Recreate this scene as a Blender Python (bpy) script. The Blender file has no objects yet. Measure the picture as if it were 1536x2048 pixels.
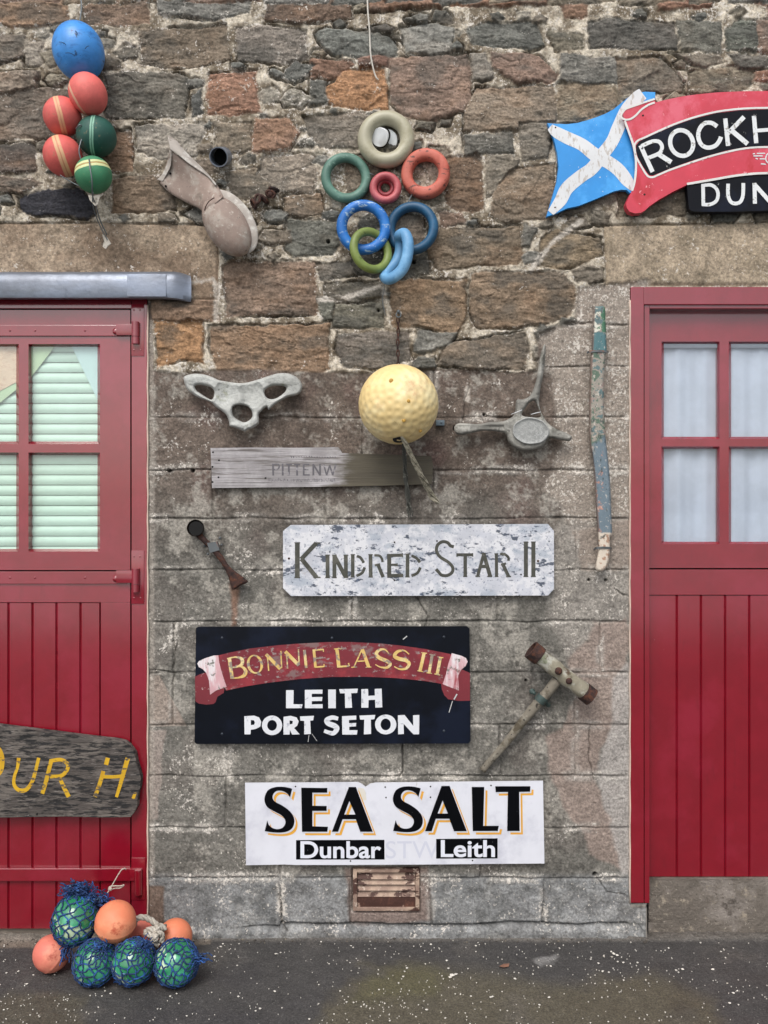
import bpy, bmesh, math, random
import numpy as np
from mathutils import Vector, Matrix, Euler, geometry
random.seed(7)
R = math.radians
SC = bpy.context.scene
COL = SC.collection

# ------------------------------------------------------------------ camera, sky, sun, exposure
S, CX, CY, D, CAMZ = 600.0, 768.0, 1024.0, 2.85, 1.42     # picture scale on the wall plane (px per metre), camera distance
cam_d = bpy.data.cameras.new('camera'); cam = bpy.data.objects.new('camera', cam_d); COL.objects.link(cam)
cam.location = (0, -D, CAMZ); cam.rotation_euler = (R(90), 0, 0)
cam_d.sensor_fit = 'HORIZONTAL'; cam_d.angle = 2*math.atan((768/S)/D)
cam_d.clip_start = 0.05; cam_d.clip_end = 3000
SC.camera = cam
W = bpy.data.worlds.new('World'); SC.world = W; W.use_nodes = True
nt = W.node_tree; bg = nt.nodes['Background']
sky = nt.nodes.new('ShaderNodeTexSky'); sky.sky_type = 'NISHITA'; sky.sun_disc = False
sky.sun_elevation = R(48); sky.sun_rotation = R(200); sky.dust_density = 3.0; sky.air_density = 1.0; sky.ozone_density = 1.0
hs = nt.nodes.new('ShaderNodeHueSaturation'); hs.inputs['Saturation'].default_value = 0.33
nt.links.new(sky.outputs[0], hs.inputs['Color']); nt.links.new(hs.outputs[0], bg.inputs['Color'])
bg.inputs['Strength'].default_value = 0.15
sun_d = bpy.data.lights.new('sun', 'SUN'); sun_d.energy = 1.2; sun_d.angle = R(28); sun_d.color = (1, .96, .90)
sun = bpy.data.objects.new('sun', sun_d); COL.objects.link(sun)
sun.rotation_euler = (R(38), 0, R(-12))      # light falls from above, behind and slightly left of the camera
SC.view_settings.view_transform = 'Standard'; SC.view_settings.look = 'None'
SC.view_settings.gamma = 1; SC.view_settings.use_curve_mapping = False
SC.view_settings.exposure = 0.45

# ------------------------------------------------------------------ helpers
def P(px, py, d=0.0):
    k = 1 - d/D
    return Vector(((px-CX)/S*k, -d, CAMZ + (CY-py)/S*k))
def lin(h):
    h = h.lstrip('#'); o = []
    for i in (0, 2, 4):
        c = int(h[i:i+2], 16)/255
        o.append(c/12.92 if c <= .04045 else ((c+.055)/1.055)**2.4)
    return tuple(o)
def tag(o, label=None, cat=None, group=None, kind=None):
    if label: o['label'] = label
    if cat: o['category'] = cat
    if group: o['group'] = group
    if kind: o['kind'] = kind
    return o
def thing(name, loc, label, cat, group=None):
    o = bpy.data.objects.new(name, None); COL.objects.link(o); o.location = loc; o.empty_display_size = .05
    return tag(o, label, cat, group)
def wloc(o):
    v = Vector((0, 0, 0))
    while o: v += o.location; o = o.parent
    return v
def mk(name, V, F, mat, parent=None, smooth=True, origin=None, auto=None):
    """link one mesh object; V in world coordinates"""
    base = wloc(parent) if parent else Vector((0, 0, 0))
    org = Vector(origin) if origin is not None else base
    if parent is None and origin is None:
        a = np.array([tuple(v) for v in V]); c = (a.min(0)+a.max(0))/2; org = Vector((c[0], a[:, 1].max(), a[:, 2].min()))
    me = bpy.data.meshes.new(name)
    me.from_pydata([tuple(Vector(v)-org) for v in V], [], F); me.update()
    if mat: me.materials.append(mat)
    if smooth:
        for p in me.polygons: p.use_smooth = True
    if auto: me.set_sharp_from_angle(angle=R(auto))
    o = bpy.data.objects.new(name, me); COL.objects.link(o)
    o.parent = parent; o.location = org - base
    return o
class MB:
    def __init__(s): s.V = []; s.F = []
    def add(s, V, F):
        n = len(s.V); s.V += [tuple(v) for v in V]; s.F += [tuple(i+n for i in f) for f in F]; return s
    def box(s, x0, x1, y0, y1, z0, z1, b=0.0):
        bm = bmesh.new(); bmesh.ops.create_cube(bm, size=1)
        for v in bm.verts: v.co = Vector((x0+(v.co.x+.5)*(x1-x0), y0+(v.co.y+.5)*(y1-y0), z0+(v.co.z+.5)*(z1-z0)))
        if b: bmesh.ops.bevel(bm, geom=bm.edges[:], offset=b, segments=2, affect='EDGES', profile=.6)
        bm.verts.index_update(); s.add([v.co[:] for v in bm.verts], [[v.index for v in f.verts] for f in bm.faces]); bm.free(); return s
    def pbox(s, px0, px1, py0, py1, d0, d1, b=0.0):
        """box with its FRONT face (nearest the camera, distance d1 off the wall) matching picture px; d0 the back"""
        a = P(px0, py1, d1); c = P(px1, py0, d1)
        return s.box(a.x, c.x, -d1, -d0, a.z, c.z, b)
    def tube(s, pts, r, n=10, closed=False, caps=True):
        pts = [Vector(p) for p in pts]; m = len(pts)
        rr = r if isinstance(r, (list, tuple)) else [r]*m
        base = len(s.V); t0 = None; nrm = None; V = []
        for i in range(m):
            if closed: t = pts[(i+1) % m]-pts[i-1]
            else: t = pts[min(i+1, m-1)]-pts[max(i-1, 0)]
            if t.length < 1e-9: t = Vector((0, 0, 1))
            t.normalize()
            if nrm is None:
                nrm = t.orthogonal().normalized()
            else:
                nrm = (nrm - t*nrm.dot(t)); nrm = nrm.normalized() if nrm.length > 1e-6 else t.orthogonal().normalized()
            b = t.cross(nrm)
            for k in range(n):
                a = 2*math.pi*k/n; V.append(pts[i]+(nrm*math.cos(a)+b*math.sin(a))*rr[i])
        F = []
        for i in range(m if closed else m-1):
            j = (i+1) % m
            for k in range(n): F.append((i*n+k, i*n+(k+1) % n, j*n+(k+1) % n, j*n+k))
        if caps and not closed: F.append(tuple(range(n))[::-1]); F.append(tuple((m-1)*n+k for k in range(n)))
        return s.add(V, F)
    def sph(s, c, rad, nu=32, nv=20, rot=None, f=None):
        rad = (rad,)*3 if not isinstance(rad, (tuple, list)) else rad
        V = [Vector((0, 0, 1))]; F = []
        for i in range(1, nv):
            th = math.pi*i/nv
            for k in range(nu):
                a = 2*math.pi*k/nu; V.append(Vector((math.sin(th)*math.cos(a), math.sin(th)*math.sin(a), math.cos(th))))
        V.append(Vector((0, 0, -1))); L = len(V)-1
        for k in range(nu):
            F.append((0, 1+k, 1+(k+1) % nu)); F.append((L, 1+(nv-2)*nu+(k+1) % nu, 1+(nv-2)*nu+k))
        for i in range(nv-2):
            for k in range(nu): F.append((1+i*nu+k, 1+(i+1)*nu+k, 1+(i+1)*nu+(k+1) % nu, 1+i*nu+(k+1) % nu))
        out = []
        for v in V:
            w = v.copy()
            if f: w = w*f(v)
            w = Vector((w.x*rad[0], w.y*rad[1], w.z*rad[2]))
            if rot is not None: w = rot @ w
            out.append(w+Vector(c))
        return s.add(out, F)
    def build(s, name, mat, parent=None, smooth=True, **k): return mk(name, s.V, s.F, mat, parent, smooth, **k)

def smooth_pts(pts, n=6, closed=False):
    pts = [np.array(p, float) for p in pts]; m = len(pts); out = []
    for i in range(m if closed else m-1):
        if closed: a, b, c, d = pts[i-1], pts[i], pts[(i+1) % m], pts[(i+2) % m]
        else: a, b, c, d = pts[max(i-1, 0)], pts[i], pts[i+1], pts[min(i+2, m-1)]
        for k in range(n):
            t = k/n
            out.append(.5*((2*b)+(-a+c)*t+(2*a-5*b+4*c-d)*t*t+(-a+3*b-3*c+d)*t**3))
    if not closed: out.append(pts[-1])
    return out
def flat_poly(outline, holes, d, th=0.0, mb=None, back=None):
    """polygon in picture px (already at depth d) as front face, plus side walls of thickness th toward the wall"""
    loops = [[P(x, y, d) for x, y in outline]] + [[P(x, y, d) for x, y in h] for h in (holes or [])]
    flatl = [[Vector((v.x, v.z, 0)) for v in l] for l in loops]
    tris = geometry.tessellate_polygon(flatl)
    V = [v for l in loops for v in l]; F = []
    for t in tris:
        a, b, c = [V[i] for i in t]
        n = (b-a).cross(c-a)
        F.append(tuple(t) if n.y < 0 else tuple(t[::-1]))
    if th:
        n0 = len(V); V = V+[Vector((v.x, v.y+th, v.z)) for v in V]; o = 0
        for l in loops:
            m = len(l)
            for i in range(m): F.append((o+i, o+(i+1) % m, n0+o+(i+1) % m, n0+o+i))
            o += m
    mb = mb or MB(); mb.add(V, F); return mb
def ribbon(mb, pts, w, d, n=7, straight=False, th=0.0):
    """stroke of width w (px, number or list) along picture-px points, facing the camera"""
    ww = list(w) if isinstance(w, (list, tuple)) else [w]*len(pts)
    q = [(p[0], p[1], a) for p, a in zip(pts, ww)]
    q = [np.array(p, float) for p in q] if (straight or len(q) == 2) else smooth_pts(q, n)
    L, Rr = [], []
    for i, p in enumerate(q):
        t = q[min(i+1, len(q)-1)][:2]-q[max(i-1, 0)][:2]; t = t/(np.linalg.norm(t)+1e-9)
        nn = np.array([-t[1], t[0]])*p[2]/2
        L.append(p[:2]+nn); Rr.append(p[:2]-nn)
    V = [P(a[0], a[1], d) for a in L]+[P(a[0], a[1], d) for a in Rr]; m = len(q)
    F = [(i, i+1, m+i+1, m+i) for i in range(m-1)]
    mb.add(V, F); return mb
def zmap(sc, ox, oy):
    def f(pts): return [(p[0]/sc+ox, p[1]/sc+oy)+tuple(p[2:]) for p in pts]
    return f

# ------------------------------------------------------------------ noise (numpy)
def vnoise(x, y, s, seed):
    rs = np.random.RandomState(seed); T = rs.rand(257, 257); T[256] = T[0]; T[:, 256] = T[:, 0]
    u = x/s+seed*3.17; v = y/s+seed*1.71
    i = np.floor(u); j = np.floor(v); fu = u-i; fv = v-j
    i = i.astype(int) % 256; j = j.astype(int) % 256
    fu = fu*fu*(3-2*fu); fv = fv*fv*(3-2*fv)
    return ((T[i, j]*(1-fu)+T[i+1, j]*fu)*(1-fv)+(T[i, j+1]*(1-fu)+T[i+1, j+1]*fu)*fv)*2-1
def fbm(x, y, s, o, seed, g=.5):
    r = 0; a = 1; t = 0
    for k in range(o): r = r+a*vnoise(x, y, s/2**k, seed+k*11); t += a; a *= g
    return r/t
def sst(a, b, x):
    t = np.clip((x-a)/(b-a), 0, 1); return t*t*(3-2*t)
def chaikin(p, n=1):
    p = np.array(p, float)
    for _ in range(n):
        q = np.roll(p, -1, 0); p = np.stack([p*.78+q*.22, p*.22+q*.78], 1).reshape(-1, 2)
    return p
def sdf(p, x, y):
    """signed distance, positive inside"""
    p = np.asarray(p, float); dmin = np.full(x.shape, 1e9); ins = np.zeros(x.shape, bool)
    for a, b in zip(p, np.roll(p, -1, 0)):
        e = b-a; wx = x-a[0]; wy = y-a[1]; t = np.clip((wx*e[0]+wy*e[1])/(e@e+1e-9), 0, 1)
        dmin = np.minimum(dmin, (wx-e[0]*t)**2+(wy-e[1]*t)**2)
        c = (a[1] > y) != (b[1] > y)
        with np.errstate(divide='ignore', invalid='ignore'):
            ins ^= c & (x < (b[0]-a[0])*(y-a[1])/(b[1]-a[1]+1e-12)+a[0])
    dd = np.sqrt(dmin); return np.where(ins, dd, -dd)

# ------------------------------------------------------------------ materials
def newmat(name):
    m = bpy.data.materials.new(name); m.use_nodes = True; n = m.node_tree
    return m, n, n.nodes['Principled BSDF']
def coords(n, stretch=(1, 1, 1)):
    tc = n.nodes.new('ShaderNodeTexCoord'); mp = n.nodes.new('ShaderNodeMapping'); mp.inputs['Scale'].default_value = stretch
    n.links.new(tc.outputs['Object'], mp.inputs['Vector']); return mp.outputs[0]
def noise(n, scale, detail=4, rough=.6, stretch=(1, 1, 1), dist=0.0):
    t = n.nodes.new('ShaderNodeTexNoise'); t.inputs['Scale'].default_value = scale; t.inputs['Detail'].default_value = detail
    t.inputs['Roughness'].default_value = rough; t.inputs['Distortion'].default_value = dist
    n.links.new(coords(n, stretch), t.inputs['Vector'])
    m = n.nodes.new('ShaderNodeMath'); m.operation = 'MULTIPLY_ADD'; m.inputs[1].default_value = 1.4; m.inputs[2].default_value = -.2; n.links.new(t.outputs['Fac'], m.inputs[0]); return m.outputs[0]
def rng(n, v, lo, hi, a=0.0, b=1.0):
    m = n.nodes.new('ShaderNodeMapRange'); n.links.new(v, m.inputs['Value']); m.interpolation_type = 'SMOOTHSTEP'
    for k, x in zip(('From Min', 'From Max', 'To Min', 'To Max'), (lo, hi, a, b)): m.inputs[k].default_value = x
    return m.outputs[0]
def mixc(n, fac, a, b, mode='MIX'):
    m = n.nodes.new('ShaderNodeMix'); m.data_type = 'RGBA'; m.blend_type = mode
    for s, v in ((m.inputs[0], fac), (m.inputs[6], a), (m.inputs[7], b)):
        if isinstance(v, (int, float)): s.default_value = v
        elif isinstance(v, tuple): s.default_value = (*v[:3], 1)
        else: n.links.new(v, s)
    return m.outputs[2]
def math_(n, op, a, b):
    m = n.nodes.new('ShaderNodeMath'); m.operation = op
    for s, v in ((m.inputs[0], a), (m.inputs[1], b)):
        if isinstance(v, (int, float)): s.default_value = v
        else: n.links.new(v, s)
    return m.outputs[0]
def bump(n, b, h, strength, dist, prev=None):
    x = n.nodes.new('ShaderNodeBump'); x.inputs['Strength'].default_value = strength; x.inputs['Distance'].default_value = dist
    n.links.new(h, x.inputs['Height'])
    if prev is not None: n.links.new(prev, x.inputs['Normal'])
    if b is not None: n.links.new(x.outputs[0], b.inputs['Normal'])
    return x.outputs[0]
def pmat(name, base, rough=.6, metal=0.0, layers=(), bmp=None, var=.12, vscale=9, attr=None, coat=0.0, spec=.5):
    """principled: base (hex or attribute) with soft tone variation and wear layers (hex, scale, lo, hi, stretch)"""
    m, n, b = newmat(name)
    if attr:
        at = n.nodes.new('ShaderNodeAttribute'); at.attribute_name = attr; c = at.outputs['Color']
    else: c = lin(base)
    if var:
        v = noise(n, vscale, 5, .65); f = rng(n, v, .3, .7, 1-var, 1+var)
        cc = n.nodes.new('ShaderNodeCombineColor')
        for i in range(3): n.links.new(f, cc.inputs[i])
        c = mixc(n, 1.0, c, cc.outputs[0], 'MULTIPLY')
    for L in layers:
        hx, sc, lo, hi = L[:4]; st = L[4] if len(L) > 4 else (1, 1, 1); amt = L[5] if len(L) > 5 else 1.0
        v = noise(n, sc, 6, .65, st); c = mixc(n, rng(n, v, lo, hi, 0, amt), c, lin(hx))
    if isinstance(c, tuple): b.inputs['Base Color'].default_value = (*c, 1)
    else: n.links.new(c, b.inputs['Base Color'])
    b.inputs['Roughness'].default_value = rough; b.inputs['Metallic'].default_value = metal
    b.inputs['Specular IOR Level'].default_value = spec
    if coat: b.inputs['Coat Weight'].default_value = coat; b.inputs['Coat Roughness'].default_value = .15
    if bmp:
        st = bmp[3] if len(bmp) > 3 else (1, 1, 1)
        bump(n, b, noise(n, bmp[0], 6, .65, st), bmp[1], bmp[2])
    return m
def setcol(me, name, arr):
    a = me.color_attributes.new(name, 'FLOAT_COLOR', 'POINT')
    x = np.ones((len(me.vertices), 4), np.float32); x[:, :arr.shape[1]] = arr; a.data.foreach_set('color', x.ravel())
def setf(me, name, arr):
    a = me.attributes.new(name, 'FLOAT', 'POINT'); a.data.foreach_set('value', arr.astype(np.float32))

# ------------------------------------------------------------------ wall
STONES = """
8a6a50 0,-10 135,-10 138,45 100,52 0,54
7d6351 172,-10 298,-10 298,48 240,52 170,46
75706b 318,-10 500,-10 495,28 430,42 322,30
6e5647 535,-10 705,-10 703,38 600,46 533,40
8c6650 725,-10 885,-10 880,15 740,20
96694e 905,-10 1098,-10 1098,10 1000,13 905,10
7c5d4c 1120,10 1175,8 1172,34 1130,36
8e6450 1315,-10 1430,-10 1425,12 1320,18
8e6450 1505,-10 1560,-10 1560,10 1508,10
77685c 0,72 50,70 48,112 0,128
8d8074 52,82 88,84 86,130 56,132
8a7768 -10,150 80,146 70,180 -10,188
746458 -30,192 85,178 150,182 155,262 90,275 -30,280
5f5048 -30,292 60,288 75,300 72,342 -30,350
6d5c50 -30,358 62,360 84,370 40,384 -30,388
786655 283,64 450,52 458,118 330,138 283,128
80736a 478,62 530,55 610,60 612,118 560,128 478,120
6d655c 215,152 360,148 378,160 368,232 215,236
646260 386,195 404,180 405,225 388,232
92664f 420,150 512,146 520,226 418,232
968a7f 275,252 405,246 412,262 395,312 330,318 278,302
80705f 430,250 500,248 506,300 440,312
806853 225,360 345,350 348,418 300,426 225,426
35343a 38,392 75,385 120,378 165,378 182,400 186,436 130,432 60,430 40,410
83715f 450,345 512,335 545,360 532,400 470,398
7f6d5e 355,320 425,322 440,345 360,350
8a6a52 205,270 262,262 265,340 210,345
83654f 305,585 432,585 436,640 305,641
98704c 312,648 404,646 408,726 375,720 318,732
88694f 420,655 655,650 658,740 620,750 440,748 425,690
7c6352 447,532 470,522 628,528 630,625 455,632
6f6e69 630,72 645,62 700,66 770,72 798,95 790,115 720,114 655,108
85807a 802,55 870,48 905,60 903,105 870,113 815,105
66645f 932,62 965,48 1070,45 1085,90 1060,100 950,90
8a6450 622,125 700,122 708,132 680,150 622,160
7b5648 715,117 785,118 778,133 720,136
a27450 655,175 690,143 766,140 772,180 775,218 720,220 655,208
85695a 780,120 935,112 943,140 940,220 870,238 815,230 783,205
6c6862 622,166 650,162 655,210 625,215
75695e 613,236 720,226 738,242 715,295 640,298 618,275
8c6751 512,242 580,240 598,265 580,300 505,305
80766d 945,112 972,114 985,155 965,165 948,160
87695a 985,112 1075,114 1112,150 1108,165 1040,168 985,140
77716b 1120,110 1225,120 1235,165 1120,166
746659 1232,120 1318,118 1365,165 1360,186 1240,186
80715f 1115,172 1220,170 1234,215 1225,236 1115,240
7a6c5b 1380,145 1500,135 1512,160 1490,182 1380,190
5f5954 1178,50 1215,38 1345,48 1352,98 1180,95
66625a 1352,45 1440,48 1442,105 1362,100
606058 1452,65 1480,45 1560,50 1560,105 1455,102
73695a 1092,65 1165,75 1165,98 1110,102
7a6d60 1340,112 1440,110 1450,125 1400,134
6b625a 1456,114 1560,114 1560,138 1480,139
8a5f4a 1515,148 1560,144 1560,170 1512,166
83705f 928,225 955,180 1105,176 1110,243 1035,262 932,260
6b655e 930,272 1025,267 1028,305 935,310
6d5543 890,318 950,308 965,330 962,420 920,425 893,400
807365 975,312 1035,315 1030,370 975,395
7d6a58 985,392 1030,340 1105,330 1100,440 1010,446 980,430
7c7064 1042,252 1110,248 1096,312 1045,322
766350 860,462 1035,456 1045,500 1030,528 880,538 860,510
65605a 1045,455 1075,460 1060,490 1046,490
806b52 1085,482 1110,462 1195,475 1200,510 1165,530 1120,540 1075,530
7e6650 940,556 960,548 1130,545 1150,580 1150,625 1100,645 1010,655 945,650
85694e 780,562 930,560 930,640 915,665 790,650
5e574e 650,566 765,568 762,595 700,602 650,590
6e6759 670,610 765,605 765,655 668,656
6d6a60 635,600 663,605 663,640 645,640
72665d 680,672 815,665 822,720 780,735 690,735 675,700
7e6a58 900,690 1050,662 1058,700 1045,735 960,738 875,728
75706a 835,665 915,670 900,690 850,705 832,700
65625a 575,442 670,450 678,490 665,510 590,515 572,495
806a56 570,395 635,390 645,425 600,435 572,430
8c7c6e 525,310 620,315 640,350 620,388 560,382 520,350
6b6158 632,530 700,525 712,550 640,560
595249 700,502 850,502 860,545 800,560 712,545
6f5f50 690,320 760,310 770,400 700,420
6d5d50 780,430 845,435 850,490 790,490
7d6252 880,425 925,432 930,450 885,456
80705f 1115,250 1240,245 1245,330 1120,330
75665a 1115,338 1250,335 1250,400 1118,432
6e5f50 1240,380 1370,370 1370,432 1240,432
6b5f56 738,60 770,55 792,62 775,70 745,68
8a7a6c 640,450 560,530 565,520
766a5f 612,240 600,225 560,232
""".strip().split('\n')
stones = []
for l in STONES:
    t = l.split(); p = [tuple(map(float, a.split(','))) for a in t[1:]]
    if len(p) >= 4: stones.append((t[0], p))
rs = random.Random(3)
def fillrows(x0, x1, y0, y1):
    y = y0
    while y < y1:
        h = rs.uniform(55, 100); x = x0-rs.uniform(0, 60)
        while x < x1:
            w = rs.uniform(70, 190); a = rs.uniform(0, 6)
            if x+w > x1+10: w = x1-x
            if w > 30:
                stones.append((rs.choice(['7d6351', '75706b', '8a6a50', '66645f', '85695a', '7a6c5b']),
                               [(x+6, y+6+a), (x+w-8, y+5), (x+w-6, y+h-8-a), (x+8, y+h-6)]))
            x += w
        y += h
fillrows(-420, -28, -320, 440); fillrows(1562, 1960, -320, 440); fillrows(-28, 1562, -320, -14)

gx = np.concatenate([np.arange(-420, -24, 8), np.arange(-24, 1560, 1.5), np.arange(1560, 1961, 8)])
gy = np.concatenate([np.arange(-320, -24, 8), np.arange(-24, 1896, 1.5)])
X, Y = np.meshgrid(gx, gy)                       # rows = y
wx = X+6.5*fbm(X, Y, 42, 4, 5)+1.6*vnoise(X, Y, 8, 8); wy = Y+6.5*fbm(X, Y, 42, 4, 6)+1.6*vnoise(X, Y, 8, 9)
H = .0075+0.006*fbm(X, Y, 40, 4, 20)+0.0036*fbm(X, Y, 9, 3, 21)
def hexa(h): return np.array(lin(h))
C = np.zeros(X.shape+(3,)); LI = np.zeros(X.shape); rough_n = fbm(X, Y, 26, 5, 31, .62); fine = fbm(X, Y, 6, 3, 33, .7)
m = sst(-.35, .45, rough_n+fine*.3)[..., None]
C[:] = hexa('6e6255')*(1-m)+hexa('bfb3a6')*m
big = fbm(X, Y, 240, 3, 40)
LI[:] = .72+.25*big
SD = np.full(X.shape, -1e3)
# small pinning stones wedged into the wide joints
_q = random.Random(77); _all = [np.array(p, float) for _, p in stones]; _mini = []
for _ in range(1100):
    x, y = _q.uniform(-20, 1556), _q.uniform(-10, 735)
    if (y > 440 and (x < 446 or x > 1200)) or (x > 1150 and y > 560): continue
    dmx = -1e9; px_, py_ = np.array([[x]]), np.array([[y]])
    for p in _all+_mini:
        if abs(p[:, 0].mean()-x) > 140 or abs(p[:, 1].mean()-y) > 100: continue
        dmx = max(dmx, float(sdf(p, px_, py_)[0, 0]))
        if dmx > -9: break
    if dmx > -9: continue
    r_ = min(-dmx, 26)-3; n_ = _q.choice([4, 5, 5, 6]); a0 = _q.uniform(0, 6.28)
    p = np.array([(x+r_*_q.uniform(1.0, 1.9)*math.cos(a0+6.2832*i/n_), y+r_*_q.uniform(.6, 1.0)*math.sin(a0+6.2832*i/n_)) for i in range(n_)])
    _mini.append(p); stones.append((_q.choice(['75706a', '6a6055', '786b5e', '666460', '7c7060', '8a8074', '5e5a54']), [tuple(v) for v in p]))
for k, (hx, poly) in enumerate(stones):
    p = np.array(poly, float); cc0 = p.mean(0); ext = p.max(0)-p.min(0); p = cc0+(p-cc0)*(1+7.5/np.maximum(ext, 14)); p = chaikin(p, 1) if len(poly) > 7 else p; x0, y0 = p.min(0)-14; x1, y1 = p.max(0)+14
    j0, j1 = np.searchsorted(gx, [x0, x1]); i0, i1 = np.searchsorted(gy, [y0, y1])
    if j1-j0 < 3 or i1-i0 < 3: continue
    sl = (slice(i0, i1), slice(j0, j1)); sx, sy = wx[sl], wy[sl]; px, py = X[sl], Y[sl]
    s = sdf(p, sx, sy); SD[sl] = np.maximum(SD[sl], s)
    rr = random.Random(k*7+1); cx, cy = p.mean(0); w = x1-x0; hh = y1-y0
    e = sst(0, 9, s); prof = 1-(1-np.clip(s/6, 0, 1))**2
    str_ = fbm(px, py*3.2+px*rr.uniform(-.3, .3), 46, 5, 100+k, .6)
    str2 = fbm(px, py*2.0, 15, 4, 400+k, .6); rg = np.exp(-(np.abs(fbm(px, py*3.4+px*rr.uniform(-.5, .5), 60, 4, 1300+k, .6))/.035)**2)*sst(-.25, .3, str_+str2)
    hs_ = rr.uniform(.003, .010)*prof-.0035*rg + (px-cx)/w*rr.uniform(-.006, .006)+(py-cy)/hh*rr.uniform(-.006, .006) + .0060*str_+.0036*str2
    fac = np.full(px.shape, 1e9)
    for _f in range(5):
        fa = rr.uniform(0, 6.28); fm = rr.uniform(.05, .22); fac = np.minimum(fac, rr.uniform(.006, .016)-fm*((px-cx-rr.uniform(-.3, .3)*w)*math.cos(fa)+(py-cy-rr.uniform(-.3, .3)*hh)*math.sin(fa))/S)
    hs_ = hs_+.8*np.clip(fac, -.008, .012)
    # chiselled step
    st = fbm(px, py*1.7, 60, 2, 700+k); hs_ = hs_ + .0035*sst(-.03, .03, st)*prof
    kk = sst(-1.5, 3, s); H[sl] = H[sl]*(1-kk)+hs_*kk
    base = hexa(hx); og = hexa('94673f'); gr = hexa('4c4a47')
    c = base*1.03*((1+.54*str2+.26*str_+.22*fine[sl])*(1-.38*rg))[..., None]
    t = (fbm(px, py*1.8, 55, 3, 900+k)+rr.uniform(-.2, .2)); rd = base[0] > base[2]*1.7
    c = c*(1-(sst(.1, .6, t)*(.22 if rd else .08))[..., None])+og*(sst(.1, .6, t)*(.22 if rd else .08))[..., None]
    t2 = sst(.0, .55, -t)*.55; c = c*(1-t2[..., None])+gr*t2[..., None]; gy_ = c.mean(-1, keepdims=True); c = gy_+(c-gy_)*(.80 if hx in ('a27450', '98704c') else .70)
    if hx == '35343a': c = base*(1+.5*str2)[..., None]
    ck = sst(-2, 3+2*fine[sl], s-2*fine[sl])[..., None]; C[sl] = C[sl]*(1-ck)+c*ck
    li = np.clip(.34+.4*big[sl]+.5*(1-e)+.25*rough_n[sl], 0, 1)*(0.12 if hx == '35343a' else 1)
    if cx > 620 or cy > 480: li = li*.62
    LI[sl] = LI[sl]*(1-ck[..., 0])+li*ck[..., 0]
crk = sst(-.05, .3, fbm(X, Y, 70, 3, 51)); H -= .016*np.exp(-((SD+.6)/1.7)**2)*crk*(Y < 750)
C *= (1-.35*np.exp(-((SD+1.0)/2.2)**2)*crk)[..., None]

C *= np.array([1.06, 1.085, 1.04])
# dressed lintels (flat sandstone)
def block(poly, hx, hgt, li, rough=.0016, soft=2.0, n2='9a8a78'):
    s = sdf(np.array(poly, float), X+1.6*fbm(X, Y, 30, 3, 61), Y+1.6*fbm(X, Y, 30, 3, 62)); k = sst(-1.5, 1.5, s)
    hh = hgt*sst(0, 6, s)+rough*fbm(X, Y, 14, 4, 63)+.0018*fbm(X, Y*2, 90, 3, 64)
    H[:] = H*(1-k)+hh*k-.006*np.exp(-((s+.5)/1.6)**2)
    q = sst(-.4, .5, fbm(X, Y, 60, 5, 65, .6))[..., None]; c = (hexa(hx)*(1-q)+hexa(n2)*q)*(1+.3*fine+.35*fbm(X, Y, 26, 4, 66, .65))[..., None]
    k = k[..., None]; C[:] = C*(1-k)+c*k; LI[:] = LI*(1-k[..., 0])+li*k[..., 0]
LINT_L = [(-330, 447), (200, 446), (434, 450), (438, 520), (436, 600), (-330, 600)]
LINT_R = [(1208, 452), (1536, 446), (1900, 446), (1900, 574), (1212, 571)]
block(LINT_L, '7b6a5a', .004, .42); block(LINT_R, '8b7e6c', .005, .5, n2='a0917e')

# ashlar / render field below the rubble
top = 742+6*fbm(X, Y, 60, 2, 70); fld = sst(-3, 4, Y-top)
fld = np.maximum(fld, sst(-6, 6, sdf(np.array([(1156, 575), (1300, 560), (1300, 760), (1070, 760), (1078, 665), (1150, 640)]), wx, wy)))
fld = np.maximum(fld, sst(-3, 3, sdf(np.array([(-420, 605), (306, 605), (306, 760), (-420, 760)]), wx, wy)))
n1 = fbm(X, Y, 120, 4, 71, .6); n2 = fbm(X, Y, 22, 5, 72, .62)
ty = sst(900, 1150, Y+60*n1)
cA = hexa('655a52')*(1-ty)[..., None]+hexa('6e6b65')*ty[..., None]
cA = cA*(1+.42*n2+.24*n1+.25*fine)[..., None]
pk = (sst(.05, .5, fbm(X, Y, 90, 3, 73))*.5*(1-ty*.8))[..., None]; cA = cA*(1-pk)+hexa('6c5651')*pk
lg = (sst(.0, .45, fbm(X, Y, 48, 5, 74, .7)+.25*fine)*.72)[..., None]; cA = cA*(1-lg)+hexa('a09b92')*lg
fA = .0026*fbm(X, Y, 60, 4, 75)+.0026*fbm(X, Y, 9, 3, 76, .7)
lA = np.clip(.34+.45*n1+.12*ty, 0, 1)
def blend(k, col, li=None, var=.2):
    global cA, lA
    k3 = k[..., None]; cA = cA*(1-k3)+hexa(col)*(1+var*n2+.1*fine)[..., None]*k3
    if li is not None: lA = lA*(1-k)+li*k
def reg(poly, soft=5, warp=12): return sst(-soft, soft, sdf(np.array(poly, float), X+warp*fbm(X, Y, 45, 4, 81), Y+warp*fbm(X, Y, 45, 4, 82)))
z2 = lambda pts: [(a/2.272+860, b/2.272+1180) for a, b in pts]
blend(reg([(1110, 760), (1060, 650), (1150, 570), (1310, 560), (1310, 1050), (1160, 1070), (1092, 985), (1120, 880)], 8, 16)*.9, '93897f', .85)
blend(reg([(1090, 1060), (1150, 1040), (1310, 1040), (1310, 1260), (1140, 1320), (1100, 1250)], 10, 18)*.7, '8f8982', .7)
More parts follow.
